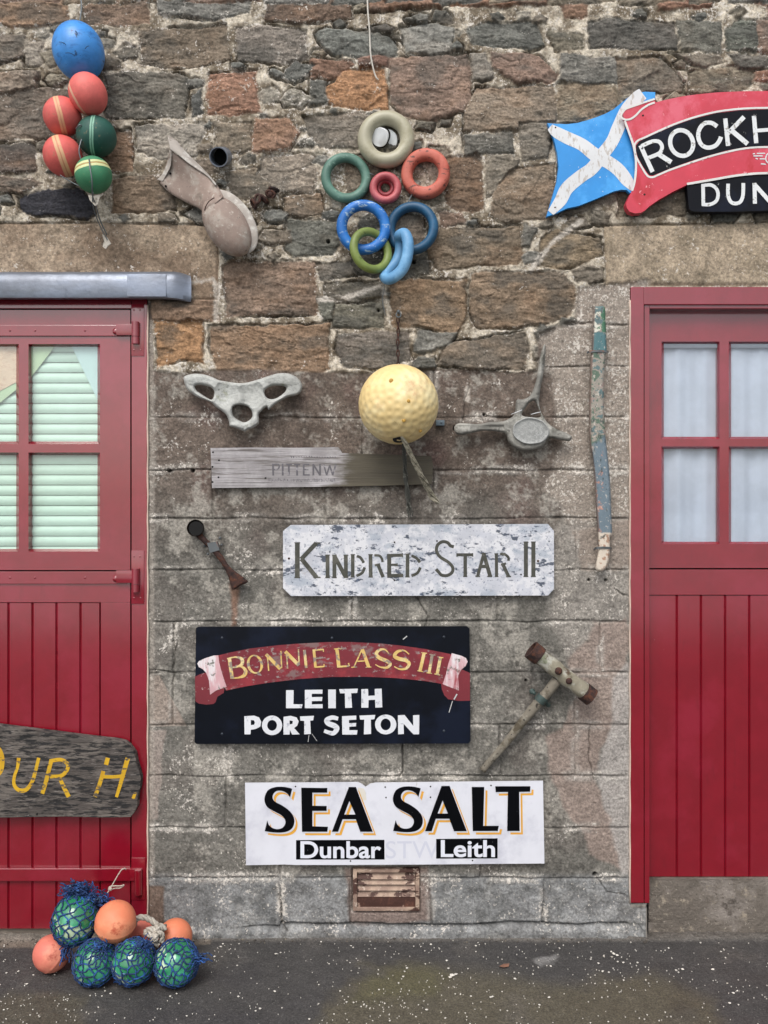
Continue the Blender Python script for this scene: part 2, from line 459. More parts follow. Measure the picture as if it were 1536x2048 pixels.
blend(reg(z2([(620, 330), (700, 240), (735, 150), (900, 140), (900, 420), (850, 620), (770, 740), (760, 850), (800, 1000), (830, 1100), (880, 1260), (720, 1210), (690, 1100), (600, 980), (545, 800), (515, 650), (620, 620), (660, 480)]), 5, 13)*.8, '8f7f76', .12, .26)
blend(reg([(1150, 1060), (1262, 1040), (1262, 1140), (1160, 1140)], 4, 8)*.6, '93857a', .2)
blend(reg(z2([(835, 400), (900, 330), (960, 330), (960, 1300), (870, 1280), (825, 1150), (785, 950), (768, 800), (830, 600)]), 5, 12)*.85, 'a39d98', .15)
blend(reg([(270, 1352), (318, 1352), (345, 1400), (372, 1452), (270, 1452)], 2, 4)*.9, '94877d', .1)
blend(reg([(270, 1458), (335, 1458), (322, 1530), (316, 1640), (270, 1640)], 3, 7)*.8, '988c84', .2)
blend(sst(9, 3, np.abs(X-303+3*n2)+0*Y)*(Y > 640)*.55, '9d958c', .6)
blend(sst(1740, 1762, Y)*.62, '838587', .62, .8)
blend(reg([(296, 1772), (326, 1772), (330, 1860), (296, 1860)], 3, 4)*.9, '6e5c50', .1)
blend(reg([(690, 1735), (860, 1735), (862, 1835), (800, 1850), (700, 1845)], 5, 9)*.85, '7b6a62', .3)
blend(reg([(458, 1170), (476, 1170), (474, 1215), (472, 1252), (461, 1252), (460, 1210)], 5, 7)*.55, '85583f', .05)
blend(reg([(920, 985), (985, 985), (1000, 1040), (930, 1060)], 22, 14)*.35, '4c4a46', .05)
blend(sst(-.15, .5, n1)*sst(1860, 1875, Y)*.6, '5d5a55', .3)
# joints of the dressed blocks
JY = [835, 940, 1037, 1140, 1243, 1345, 1450, 1552, 1656, 1756]
JX = {0: [870], 1: [724], 2: [425, 650, 866], 3: [], 4: [706, 996], 5: [347], 6: [346], 7: [455, 806, 1000], 8: [450, 620], 9: [560, 960], 10: [562, 700, 862, 1086]}
wob = 3.2*fbm(X, Y, 60, 4, 85); jd = np.full(X.shape, 99.)
for j in JY: jd = np.minimum(jd, np.abs(Y+wob-j))
for j in (648, 733): jd = np.where(X > 1080, np.minimum(jd, np.abs(Y+wob-j)), jd)
edges = [742]+JY+[1850]
for r, xs in JX.items():
    y0, y1 = edges[r], edges[r+1]
    for x in xs: jd = np.where((Y > y0) & (Y < y1), np.minimum(jd, np.abs(X+wob-x)), jd)
for r, x in ((3, 1152), (5, 1200), (6, 1150), (7, 1152)): jd = np.where((Y > edges[r]) & (Y < edges[r+1]), np.minimum(jd, np.abs(X+wob-x)+1.2), jd)
jm = np.exp(-(jd/(1.9+.9*vnoise(X, Y, 40, 84)))**2)*np.clip(.75+.9*fbm(X, Y, 40, 3, 86), .25, 1)
sm = np.exp(-((jd-5)/(5+3*n1))**2)*sst(-.15, .3, fbm(X, Y, 50, 4, 87)+.2*fine)
fA = fA-.0085*jm+.0012*sm; cA = cA*(1-.36*jm)[..., None]; cA = cA*(1-.55*sm[..., None])+hexa('a5a099')*.55*sm[..., None]; lA = np.clip(lA+.55*sm, 0, 1)
# cracks
def crack(pts, w=1.3, dep=.006):
    global fA, cA
    p = [np.array(q, float) for q in pts]; dd = np.full(X.shape, 1e9); ax = X+3*fbm(X, Y, 14, 3, 88); ay = Y+3*fbm(X, Y, 14, 3, 89)
    for a, b in zip(p[:-1], p[1:]):
        e = b-a; t = np.clip(((ax-a[0])*e[0]+(ay-a[1])*e[1])/(e@e), 0, 1); dd = np.minimum(dd, np.hypot(ax-a[0]-e[0]*t, ay-a[1]-e[1]*t))
    g = np.exp(-(dd/w)**2); fA = fA-dep*g; cA = cA*(1-.5*g)[..., None]
crack([(348, 1245), (353, 1290), (347, 1330), (345, 1400)]); crack([(832, 1192), (856, 1232), (850, 1255)])
crack([(940, 765), (930, 800), (926, 840)]); crack([(805, 1490), (806, 1540), (800, 1552)]); crack([(1230, 1180), (1262, 1195)], 1.8)
crack([(1180, 1450), (1178, 1520), (1190, 1560)]); crack([(1195, 1755), (1215, 1785), (1250, 1790)])
crack([(300, 1338), (325, 1343), (350, 1345)]); crack([(1278, 1850), (1288, 1862), (1288, 1880)], 1.5)
crack([(560, 1790), (562, 1840), (575, 1860)], 1.8, .01)
# plinth lip
lip = 1848+5*fbm(X, Y, 80, 3, 90)+(X < 560)*6
fA = fA-.014*np.exp(-((Y-lip)/2.4)**2)*sst(440, 600, X)+.010*sst(0, 14, Y-lip)
cA = cA*(1-.45*np.exp(-((Y-lip)/2.6)**2)*sst(440, 600, X))[..., None]
f3 = fld[..., None]; H = H*(1-fld)+fA*fld; C = C*(1-f3)+cA*f3; LI = LI*(1-fld)+lA*fld
# lime drip by the end of the lead, dark bolt holes
for pts in ([(385, 566), (425, 560), (435, 575), (432, 640)], [(1160, 445), (1110, 480), (1060, 540)], [(640, 600), (690, 598), (765, 572), (770, 600)], [(935, 775), (935, 800)]):
    p = [np.array(q, float) for q in pts]; dd = np.full(X.shape, 1e9)
    for a, b in zip(p[:-1], p[1:]):
        e = b-a; t = np.clip(((X-a[0])*e[0]+(Y-a[1])*e[1])/(e@e), 0, 1); dd = np.minimum(dd, np.hypot(X-a[0]-e[0]*t, Y-a[1]-e[1]*t))
    g = (sst(8, 1.5, dd+4*fine+4*rough_n)*.8)[..., None]; C = C*(1-g)+hexa('bdb5ab')*g
for (a, b, r) in ((338, 941, 3.5), (385, 941, 3.5), (912, 857, 5), (968, 829, 2.2), (657, 485, 3.5), (1190, 1749, 4), (827, 523, 4), (1178, 1160, 2), (1212, 1160, 2.5), (1052, 1361, 2), (757, 622, 2)):
    g = sst(r+1.5, r-1, np.hypot(X-a, Y-b)); H = H-.02*g; C = C*(1-.8*g)[..., None]
C = np.clip(C*(1+.10*fine)[..., None], .008, .8); H *= sst(0, 8, np.abs(Y-1e9))  # keep shape
# openings: calm the relief beside them
OPL = (-199, 296, 600, 1900); OPR = (1260, 1790, 574, 1900)
for (a, b, c_, d_) in (OPL, OPR):
    dx = np.maximum(np.maximum(a-X, X-b), np.maximum(c_-Y, Y-d_)); H = H*sst(-1, 12, dx)+(-.002)*(1-sst(-1, 12, dx))
vent_in = sst(-4, 2, np.minimum(np.minimum(X-704, 838-X), np.minimum(Y-1736, 1824-Y))); H = H*(1-vent_in)-.016*vent_in
def inL(x, y): return (x > OPL[0]) & (x < OPL[1]) & (y > OPL[2])
def inR(x, y): return (x < OPR[1]) & (y > OPR[2]) & (x > np.where(y > 1808, 1294, OPR[0]))
nx, ny = len(gx), len(gy)
Vx = (X-CX)/S; Vz = CAMZ+(CY-Y)/S; Vy = -H
verts = np.stack([Vx, Vy, Vz], -1).reshape(-1, 3)
ii = (np.arange(ny-1)[:, None]*nx+np.arange(nx-1)[None]); fx = (X[:-1, :-1]+X[1:, 1:])/2; fy = (Y[:-1, :-1]+Y[1:, 1:])/2
keep = ~(inL(fx, fy) | inR(fx, fy)); lid = np.zeros(fx.shape, int)
lid[sdf(np.array(LINT_L, float), fx, fy) > 0] = 1; lid[sdf(np.array(LINT_R, float), fx, fy) > 0] = 2; lid[fy > 1850] = 3

mw, n, b = newmat('weathered_stone')
at = n.nodes.new('ShaderNodeAttribute'); at.attribute_name = 'Col'; al = n.nodes.new('ShaderNodeAttribute'); al.attribute_name = 'lichen'
g1 = rng(n, noise(n, 130, 5, .7), .3, .7, .74, 1.26); cc = n.nodes.new('ShaderNodeCombineColor'); [n.links.new(g1, cc.inputs[i]) for i in range(3)]
c = mixc(n, 1.0, at.outputs['Color'], cc.outputs[0], 'MULTIPLY')
thr = math_(n, 'SUBTRACT', .720, math_(n, 'MULTIPLY', al.outputs['Fac'], .20))
sp = math_(n, 'ADD', math_(n, 'MULTIPLY', noise(n, 95, 4, .72), .62), math_(n, 'MULTIPLY', noise(n, 16, 4, .6), .38))
f = math_(n, 'MULTIPLY', math_(n, 'SUBTRACT', sp, thr), 22.0); f.node.use_clamp = True
c = mixc(n, math_(n, 'MULTIPLY', f, .86), c, lin('d3ccc3'))
vo = n.nodes.new('ShaderNodeTexVoronoi'); vo.inputs['Scale'].default_value = 125; n.links.new(coords(n), vo.inputs['Vector']); vo.inputs['Randomness'].default_value = 1
cl_ = math_(n, 'ADD', math_(n, 'MULTIPLY', noise(n, 15, 5, .7), .62), math_(n, 'MULTIPLY', al.outputs['Fac'], .58))
vs = n.nodes.new('ShaderNodeSeparateColor'); n.links.new(vo.outputs['Color'], vs.inputs[0])
pick = rng(n, math_(n, 'SUBTRACT', cl_, math_(n, 'MULTIPLY', vs.outputs[0], .42)), .60, .66)
f2 = math_(n, 'MULTIPLY', rng(n, vo.outputs['Distance'], .22, .44, 1, 0), pick)
c = mixc(n, math_(n, 'MULTIPLY', f2, .7), c, lin('cdc5ba'))
dk = rng(n, noise(n, 70, 5, .75), .60, .72, 0, .5); c = mixc(n, dk, c, lin('3f3b36'))
n.links.new(c, b.inputs['Base Color']); b.inputs['Roughness'].default_value = .95; b.inputs['Specular IOR Level'].default_value = .25
q = bump(n, None, noise(n, 55, 6, .7), .7, .004); bump(n, b, noise(n, 230, 4, .7), .7, .0018, q)

wall = thing('stone_wall', P(768, 1876), 'rubble and dressed stone wall between the two red doors, lichen over its joints', 'wall'); wall['kind'] = 'thing'
wl = wloc(wall)
def wallpart(name, sel, label=None):
    f = np.stack([ii, ii+nx, ii+nx+1, ii+1], -1)[sel]; used, inv = np.unique(f, return_inverse=True); f = inv.reshape(-1, 4)
    me = bpy.data.meshes.new(name); v = verts[used]-np.array(wl)
    me.vertices.add(len(v)); me.vertices.foreach_set('co', v.ravel()); me.loops.add(f.size); me.loops.foreach_set('vertex_index', f.ravel().astype(np.int32))
    me.polygons.add(len(f)); me.polygons.foreach_set('loop_start', (np.arange(len(f))*4).astype(np.int32)); me.update(calc_edges=True)
    me.polygons.foreach_set('use_smooth', np.ones(len(f), bool))
    setcol(me, 'Col', C.reshape(-1, 3)[used]); setf(me, 'lichen', LI.reshape(-1)[used]); me.materials.append(mw)
    o = bpy.data.objects.new(name, me); COL.objects.link(o); o.parent = wall
    if label: o['label'] = label
wallpart('masonry', keep & (lid == 0))
wallpart('lintel', keep & (lid == 1), 'long brown sandstone lintel above the left door')
wallpart('lintel', keep & (lid == 2), 'pale buff lintel above the right door')
wallpart('base_course', keep & (lid == 3))
mp = pmat('dark_mortar', '77726c', .9, layers=[('98928a', 20, .4, .7), ('4f4a45', 45, .55, .8)], bmp=(60, .6, .003))
mb = MB()
for (x0, x1, y0, y1, thk) in ((-199-.5, -199-240, 600, 1876, 0), ):
    pass
def reveal(a, b_, c_, d_):
    l, r_, t, bt = (a-CX)/S, (b_-CX)/S, CAMZ+(CY-c_)/S, -.02
    mb.add([(l, .004, bt), (l, .3, bt), (l, .3, t), (l, .004, t)], [(0, 1, 2, 3)]); mb.add([(r_, .004, bt), (r_, .3, bt), (r_, .3, t), (r_, .004, t)], [(3, 2, 1, 0)])
    mb.add([(l, .004, t), (l, .3, t), (r_, .3, t), (r_, .004, t)], [(0, 1, 2, 3)])
for _o in (OPL, OPR): mb = MB(); reveal(*_o); mb.build('reveal', mp, wall, smooth=False)
mb = MB(); mb.box(-2.2, 2.2, .31, .35, -.05, 3.9); mb.build('inner_face', mp, wall, smooth=False)
# plinth block that turns the corner under the right door post
mb = MB(); mb.box((1294-CX)/S-.003, (1294-CX)/S, .0, .30, -.03, CAMZ+(CY-1808)/S); mb.box((1262-CX)/S, (1294-CX)/S, 0.0, .30, CAMZ+(CY-1809)/S-.01, CAMZ+(CY-1809)/S); mb.build('corner_block', mp, wall, smooth=False)

# ------------------------------------------------------------------ ground, quay edge, water
ug = np.concatenate([np.arange(-6, -1.7, .2), np.arange(-1.7, 1.7, .004), np.arange(1.7, 6.1, .2)])
dg = np.concatenate([np.array([-.45, -.3, -.1]), np.arange(-.08, 1.0, .004), np.arange(1.0, 7.31, .15)])
GX, GD = np.meshgrid(ug, dg); k = 1-GD/D; k = np.where(k > .2, k, .2)
gpx = CX+GX*S/k; gpy = CY+S*CAMZ/k; gpy = np.where(GD > 2.2, 4000, gpy)
gm = GX*600; gn = GD*600
gw = 9*fbm(gm, gn, 40, 4, 201)
n1 = fbm(gm, gn, 90, 5, 202, .6); n2 = fbm(gm, gn, 20, 4, 203, .65); n3 = fbm(gm, gn, 5, 3, 204, .7)
GC = hexa('434140')*(1+.16*n1+.16*n2+.12*n3)[..., None]
def greg(poly, soft, warp=1.0): return sst(-soft, soft, sdf(np.array(poly, float), gpx+warp*gw*2, gpy+warp*gw*.7))
def gbl(kk, hx, var=.2):
    global GC
    kk = kk[..., None]; GC = GC*(1-kk)+hexa(hx)*(1+var*n2+.12*n3)[..., None]*kk
gbl(greg([(690, 1955), (800, 1925), (1000, 1950), (1100, 1970), (1300, 1945), (1420, 2000), (1450, 2080), (640, 2080), (650, 2000)], 24, 2.2)*.62, '5d5644')
gbl(greg([(800, 1930), (880, 1940), (870, 1990), (700, 2010), (720, 1950)], 20, 2.2)*.5, '59563a')
gbl(greg([(20, 1985), (170, 1990), (160, 2080), (-50, 2080), (-50, 2010)], 14)*.55, '575040')
gbl(greg([(-300, 1850), (300, 1850), (420, 1858), (420, 1888), (130, 1893), (-300, 1899)], 3, .5)*.85, '756b60')
gbl(sst(.035, .0, GD+.012*n1)*.6, '77716a'); gbl(greg([(1290, 1850), (1900, 1850), (1900, 1872), (1290, 1874)], 4, .6)*.6, '544e49')
gbl(sst(.15, .6, n1)*.35, '5f5a55'); gbl(sst(.2, .6, fbm(gm, gn, 150, 4, 209))*.4, '38363a')
gbl(greg([(1060, 1915), (1110, 1905), (1120, 1925), (1070, 1932)], 4, 1.6)*.6, '8c8a88')
GC *= (1+.35*sst(.35, .6, n3)-.22*sst(.3, .6, -n3))[..., None]
GH = .0022*n1+.0012*n2+.0009*n3 + .010*sst(.03, 0, GD)*(.5+.5*n2)
GV = np.stack([GX, -GD, GH], -1).reshape(-1, 3)
nx2, ny2 = len(ug), len(dg); gi = (np.arange(ny2-1)[:, None]*nx2+np.arange(nx2-1)[None]); gf = np.stack([gi, gi+nx2, gi+nx2+1, gi+1], -1).reshape(-1, 4)
me = bpy.data.meshes.new('pavement'); me.vertices.add(len(GV)); me.vertices.foreach_set('co', GV.ravel())
me.loops.add(gf.size); me.loops.foreach_set('vertex_index', gf.ravel().astype(np.int32)); me.polygons.add(len(gf)); me.polygons.foreach_set('loop_start', (np.arange(len(gf))*4).astype(np.int32)); me.update(calc_edges=True)
me.polygons.foreach_set('use_smooth', np.ones(len(gf), bool)); setcol(me, 'Col', np.clip(GC, .006, .8).reshape(-1, 3))
mg, n, b = newmat('worn_asphalt'); at = n.nodes.new('ShaderNodeAttribute'); at.attribute_name = 'Col'
g1 = rng(n, noise(n, 170, 5, .72), .3, .7, .66, 1.34); cc = n.nodes.new('ShaderNodeCombineColor'); [n.links.new(g1, cc.inputs[i]) for i in range(3)]
c = mixc(n, 1.0, at.outputs['Color'], cc.outputs[0], 'MULTIPLY'); c = mixc(n, rng(n, noise(n, 210, 3, .6), .66, .76, 0, .6), c, lin('8b8782')); c = mixc(n, rng(n, noise(n, 120, 4, .7), .60, .75, 0, .6), c, lin('1f1d1e')); n.links.new(c, b.inputs['Base Color'])
n.links.new(rng(n, noise(n, 7, 4), .3, .7, .55, .85), b.inputs['Roughness']); b.inputs['Specular IOR Level'].default_value = .35
q = bump(n, None, noise(n, 60, 6, .7), .5, .003); bump(n, b, noise(n, 260, 3, .7), .8, .0016, q)
me.materials.append(mg); o = bpy.data.objects.new('pavement', me); COL.objects.link(o); tag(o, kind='structure')
mb = MB(); far = 400
mb.box(-far, -6, -7.3, .8, -1.5, -.004); mb.box(6, far, -7.3, .8, -1.5, -.004); mb.box(-6, 6, -7.3, -7.12, -1.5, -.004); mb.box(-2.15, 2.15, .3, .8, -1.5, -.003)
qm = pmat('quay_stone', '5a5654', .85, bmp=(20, .5, .01))
o = mb.build('quay', qm, None, smooth=False); tag(o, kind='structure')
wm, n, b = newmat('harbour_water'); b.inputs['Base Color'].default_value = (*lin('9fb0b4'), 1); b.inputs['Roughness'].default_value = .12
bump(n, b, noise(n, 1.3, 6, .6), .5, .25)
mb = MB(); mb.add([(-900, -2000, -1.2), (900, -2000, -1.2), (900, -7.31, -1.2), (-900, -7.31, -1.2)], [(0, 1, 2, 3)])
o = mb.build('water', wm, None, smooth=False); tag(o, kind='structure')

# shell chips pressed into the tarmac
rs = random.Random(11); mb = MB()
cl = [(rs.uniform(-1.3, 1.3), rs.uniform(.04, .6)) for _ in range(40)]
def chip(x, d, s):
    c = Vector((x, -d, .0025+s*.1)); a0 = rs.uniform(0, 6.28); asp = rs.uniform(.45, 1); nn = rs.choice([5, 6, 7]); ring = []
    for q in range(nn):
        a = q/nn*6.283; rr_ = s*rs.uniform(.7, 1.15); u, v = math.cos(a)*rr_, math.sin(a)*rr_*asp
        ring.append(c+Vector((u*math.cos(a0)-v*math.sin(a0), u*math.sin(a0)+v*math.cos(a0), rs.uniform(-.1, .1)*s)))
    V = ring+[c+Vector((0, 0, s*.45)), c-Vector((0, 0, .004))]
    mb.add(V, [(q, (q+1) % nn, nn) for q in range(nn)]+[((q+1) % nn, q, nn+1) for q in range(nn)])
for i in range(1150):
    if rs.random() < .45: a, b_ = rs.choice(cl); x, d = rs.gauss(a, .07), rs.gauss(b_, .035)
    else: x, d = rs.uniform(-1.35, 1.35), rs.uniform(.02, .62)
    if d < .015 or d > .75: continue
    if x < -.55 and d < .33 and rs.random() < .75: continue
    chip(x, d, min(.0052, .0015+rs.expovariate(1/.0010)))
for (px, py, s) in ((905, 1952, .009), (900, 1956, .007), (912, 1950, .006), (1227, 1909, .008), (1234, 1912, .006), (1365, 1940, .006), (1352, 1942, .005), (1425, 1940, .006)):
    kk = S*CAMZ/(py-CY); chip((px-CX)/S*kk, (1-kk)*D, s)
gb = MB(); _mb = mb; mb = gb
for i in range(520):
    x = rs.uniform(-1.35, 1.35); d = abs(rs.gauss(0, .018))+(.004 if x < .88 else -.03)
    chip(x, d, .0012+rs.expovariate(1/.0013))
o = mb.build('wall_foot_grit', pmat('dark_grit', '4a443d', .9, layers=[('8a8072', 30, .5, .7), ('2a2725', 50, .5, .7)]), None, smooth=False); tag(o, kind='stuff'); o['label'] = 'dark grit gathered along the foot of the wall'
mb = _mb
o = mb.build('shell_chips', pmat('shell', 'cfcac1', .7, layers=[('9f9688', 40, .55, .8)]), None, smooth=False); tag(o, kind='stuff'); o['label'] = 'white shell chips scattered over the dark pavement'

# ------------------------------------------------------------------ painted doors
red = pmat('red_gloss_paint', '7d0f20', .14, layers=[('87182c', 3, .45, .7), ('6b111d', 30, .62, .85, (1, 1, .25), .5), ('4a1018', 4, .62, .95, (1, 1, .6), .35), ('b98a88', 75, .83, .86, (1, 1, .6), .8)], var=.06, bmp=(45, .12, .002, (1, 1, .15)), coat=.6, spec=.8)
glass, n, b = newmat('window_glass'); n.nodes.remove(b); out = n.nodes['Material Output']
gl = n.nodes.new('ShaderNodeBsdfGlossy'); gl.inputs['Roughness'].default_value = .03; tr = n.nodes.new('ShaderNodeBsdfTransparent'); tr.inputs['Color'].default_value = (1, 1, 1, 1)
ge = n.nodes.new('ShaderNodeNewGeometry'); dt = n.nodes.new('ShaderNodeVectorMath'); dt.operation = 'DOT_PRODUCT'; n.links.new(ge.outputs['Normal'], dt.inputs[0]); n.links.new(ge.outputs['Incoming'], dt.inputs[1])
fr = math_(n, 'ADD', .11, math_(n, 'MULTIPLY', math_(n, 'POWER', math_(n, 'SUBTRACT', 1.0, math_(n, 'ABSOLUTE', dt.outputs['Value'], 0)), 5.0), .89)).node; ms = n.nodes.new('ShaderNodeMixShader')
n.links.new(fr.outputs[0], ms.inputs[0]); n.links.new(tr.outputs[0], ms.inputs[1]); n.links.new(gl.outputs[0], ms.inputs[2]); n.links.new(ms.outputs[0], out.inputs[0])
m_blind = pmat('pale_green_blind', 'b7d6c6', .6, var=.04)
m_curt = pmat('white_net_curtain', 'aeb9c8', .85, var=.06, bmp=(300, .3, .001))
m_gcurt = pmat('pale_green_net', 'acc8a4', .85, var=.06, bmp=(300, .3, .001)); m_bcurt = pmat('pale_blue_net', 'b6d6d2', .85, var=.05, bmp=(300, .3, .001)); m_ocurt = pmat('peach_net', 'c9b8a0', .85, layers=[('b3957a', 60, .5, .7, (1, 1, 2.5), .6)])
m_seal = pmat('cream_sealant', 'c9b3a4', .8, bmp=(80, .5, .002)); m_dark = pmat('dark_gap', '0c0b0b', .9, var=0)

def slab_with_holes(mb, px0, px1, py0, py1, holes, d0, d1):
    """grid of boxes leaving rectangular holes; merged front, bevelled hole edges come from the glazing beads"""
    xs = sorted({px0, px1, *[h[0] for h in holes], *[h[1] for h in holes]}); ys = sorted({py0, py1, *[h[2] for h in holes], *[h[3] for h in holes]})
    k = {}
    pts = [(x, y) for y in ys for x in xs]; V = [P(x, y, d1) for x, y in pts]; n0 = len(V); V += [Vector((v.x, -d0, v.z)) for v in V]
    nxs = len(xs); F = []
    solid = lambda i, j: 0 <= i < nxs-1 and 0 <= j < len(ys)-1 and not any(h[0] <= xs[i] and xs[i+1] <= h[1] and h[2] <= ys[j] and ys[j+1] <= h[3] for h in holes)
    for j in range(len(ys)-1):
        for i in range(nxs-1):
            if not solid(i, j): continue
            a, b_, c_, d_ = j*nxs+i, j*nxs+i+1, (j+1)*nxs+i+1, (j+1)*nxs+i
            F.append((d_, c_, b_, a)); 
            if not solid(i, j-1): F.append((a, b_, b_+n0, a+n0))
            if not solid(i+1, j): F.append((b_, c_, c_+n0, b_+n0))
            if not solid(i, j+1): F.append((c_, d_, d_+n0, c_+n0))
            if not solid(i-1, j): F.append((d_, a, a+n0, d_+n0))
    mb.add(V, F)
def beads(mb, h, d_in, d_out, w=5):
    """sloping bead round a pane: from the hole edge at the face to the glass"""
    x0, x1, y0, y1 = h; o = [P(x0, y0, d_out), P(x1, y0, d_out), P(x1, y1, d_out), P(x0, y1, d_out)]; i_ = [P(x0+w, y0+w, d_in), P(x1-w, y0+w, d_in), P(x1-w, y1-w, d_in), P(x0+w, y1-w, d_in)]
    mb.add(o+i_, [(1, 0, 4, 5), (2, 1, 5, 6), (3, 2, 6, 7), (0, 3, 7, 4)])
def board_field(name, x0, x1, y0, y1, seams, dface, parent, label=None, dback=-.03):
    """vertical v-jointed boards, one mesh"""
    mb = MB(); xs = [x0]+list(seams)+[x1]
    for a, b_ in zip(xs[:-1], xs[1:]):
        v = 2.6; prof = [(a, dface-.006), (a+v, dface), (b_-v, dface), (b_, dface-.006)]
        n0 = []
        V = []
        for (x, dd) in prof: V += [P(x, y0, dd), P(x, y1, dd)]
        mb.add(V, [(0, 1, 3, 2), (2, 3, 5, 4), (4, 5, 7, 6)])
    l = P(x0, y0, dface); r_ = P(x1, y1, dface)
    mb.box(l.x+.001, r_.x-.001, -dface+.008, -dback, r_.z, l.z-.0005)
    mb.add([P(x0, y1, dface), Vector((l.x, -dback, r_.z)), Vector((r_.x, -dback, r_.z)), P(x1, y1, dface)], [(0, 1, 2, 3)])
    o = mb.build(name, red, parent, smooth=False)
    if label: o['label'] = label
    return o
def strap(y0, y1, x_end, parent, dl, bolt=232, knuck=True, lab=None):
    """strap hinge along the leaf with a knuckle on the frame"""
    mb = MB(); mb.pbox(-160, x_end, y0, y1, dl, dl+.006, .0015)
    o = mb.build('hinge', red, parent, smooth=False)
    if lab: o['label'] = lab
    h = (y1-y0); cy = (y0+y1)/2
    mb = MB()
    for xx in (bolt,):
        mb.sph(P(xx, cy+2, dl+.006), (.0115, .008, .0115), 16, 10); mb.build('bolt', red, o)
    for xx in (-60, 20, 70, 170): mb = MB(); mb.sph(P(xx, cy, dl+.006), (.004, .002, .004), 10, 6); mb.build('nail', red, o)
    if knuck:
        mb = MB(); c = P(271, y0-6, .012); e = P(271, y1+16, .012)
        mb.tube([c, c+(e-c)*.02, c+(e-c)*.66], .0125, 20); mb.tube([c+(e-c)*.68, e], .0115, 20); mb.pbox(x_end-20, 272, y0-2, y1-2, dl, .009, .001)
        mb.build('knuckle', red, o, auto=21)
        mb = MB(); mb.pbox(262.5, 288, y0-42, y1+40, .001, .0042, .001)
        for (a, b_) in ((268, y0-30), (280, y0-30), (268, y1+28), (281, y1+28)): mb.sph(P(a, b_, .0042), (.003, .0015, .003), 8, 6)
        mb.build('hinge_plate', red, o, auto=21)
    return o

# left door -------------------------------------------------------
ld = thing('stable_door', P(33, 1876), 'red stable door under the grey lead flashing with green blinds behind its panes', 'door'); ld['kind'] = 'thing'
mb = MB(); mb.pbox(263, 294, 597, 1862, -.08, .0015, .0015); mb.pbox(-197, -166, 597, 1862, -.08, .0015, .0015); mb.pbox(-166, 262.6, 597, 617, -.08, .001, .0015)
mb.build('frame', red, ld, smooth=False)
mb = MB(); mb.tube([P(295.5+.5*math.sin(i*1.9), 610+i*27, .003) for i in range(47)], [.0022+.0012*abs(math.sin(i*2.3)) for i in range(47)], 6); mb.build('sealant', m_seal, ld)
PL = -.006   # leaf face set back 6 mm
holes = [(-95, 37.5, 688, 888), (57, 200, 688, 888), (-95, 37.5, 905, 1103), (57, 200, 905, 1103)]
mb = MB(); slab_with_holes(mb, -162, 260.5, 620, 1140, holes, -.045, PL); o = mb.build('upper_leaf', red, ld, smooth=False)
mb = MB(); [beads(mb, h, -.024, PL, 5) for h in holes]; mb.build('glazing_bead', red, o, smooth=False)
for h in holes:
    mb = MB(); a = P(h[0]+4, h[3]-4, -.0245); c = P(h[1]-4, h[2]+4, -.0245); mb.add([(a.x, .025, a.z), (c.x, .025, a.z), (c.x, .025, c.z), (a.x, .025, c.z)], [(0, 1, 2, 3)]); g = mb.build('pane', glass, o, smooth=False)
# putty line, slats of the blind, net curtains behind the glass
a, c = P(-110, 1112, -.055), P(208, 680, -.055); mb = MB(); z = a.z; pitch = .0345
while z < c.z:
    V = []; ns = 7
    for q in range(ns+1):
        t = q/ns; V += [(a.x, .038-.0055*math.sin(t*math.pi)+.004*t, z+pitch*.98*t), (c.x, .038-.0055*math.sin(t*math.pi)+.004*t, z+pitch*.98*t)]
    mb.add(V, [(2*q, 2*q+1, 2*q+3, 2*q+2) for q in range(ns)]); z += pitch
mb.build('blind', m_blind, ld)
mb = MB(); mb.box(a.x-.01, c.x+.01, .075, .08, a.z, c.z); mb.build('backing', m_dark, ld, smooth=False)  # unseen board added to block sky light from behind the blind and nets
def cloth(name, pts, d, mat, lab=None):
    mb = flat_poly(pts, None, d, .0015); o = mb.build(name, mat, ld, smooth=False)
    if lab: o['label'] = lab
cloth('curtain', [(-105, 682), (118, 682), (60, 757), (-105, 890)], -.029, m_gcurt, 'pale green net drawn to the left')
cloth('curtain', [(-105, 682), (50, 682), (50, 755), (-105, 838)], -.027, m_ocurt, 'peach patterned net in the upper left pane')
cloth('curtain', [(138, 682), (204, 682), (204, 818)], -.029, m_bcurt, 'pale blue net drawn to the right')
s0 = [-130, -82, -34, 17, 65, 113, 161, 201]
bf = board_field('lower_leaf', -162, 201, 1206, 1857, [x for x in s0 if x < 201 and x > -162], PL-.002, ld)
mb = MB(); mb.pbox(-162, 260.5, 1143, 1205, -.045, PL, .001); mb.pbox(201.5, 260.5, 1205.2, 1857, -.045, PL, .001); mb.build('rail', red, bf, smooth=False)
strap(650, 672, 252, ld, PL, lab='upper strap hinge'); strap(1143, 1168, 252, ld, PL, lab='middle strap hinge beside the seam of the leaves')
# foot hinge
mb = MB(); mb.pbox(-160, 266, 1737, 1763, PL, PL+.012, .003); o = mb.build('hinge', red, ld, smooth=False); o['label'] = 'foot hinge near the pavement'
mb = MB(); mb.tube([P(277, 1739, .008), P(277, 1788, .008)], .013, 20); mb.pbox(258, 283, 1739, 1762, 0, .014, .002); mb.build('knuckle', red, o, auto=21)
mb = MB(); mb.pbox(262.5, 290, 1716, 1800, .001, .0042, .001); mb.build('hinge_plate', red, o, auto=21)
mb = MB(); mb.pbox(-194, 292, 1857, 1878, -.2, -.02); mb.build('sill', pmat('sill_stone', '6b6259', .9, layers=[('8d857b', 9, .5, .7)], bmp=(40, .6, .004)), ld, smooth=False)

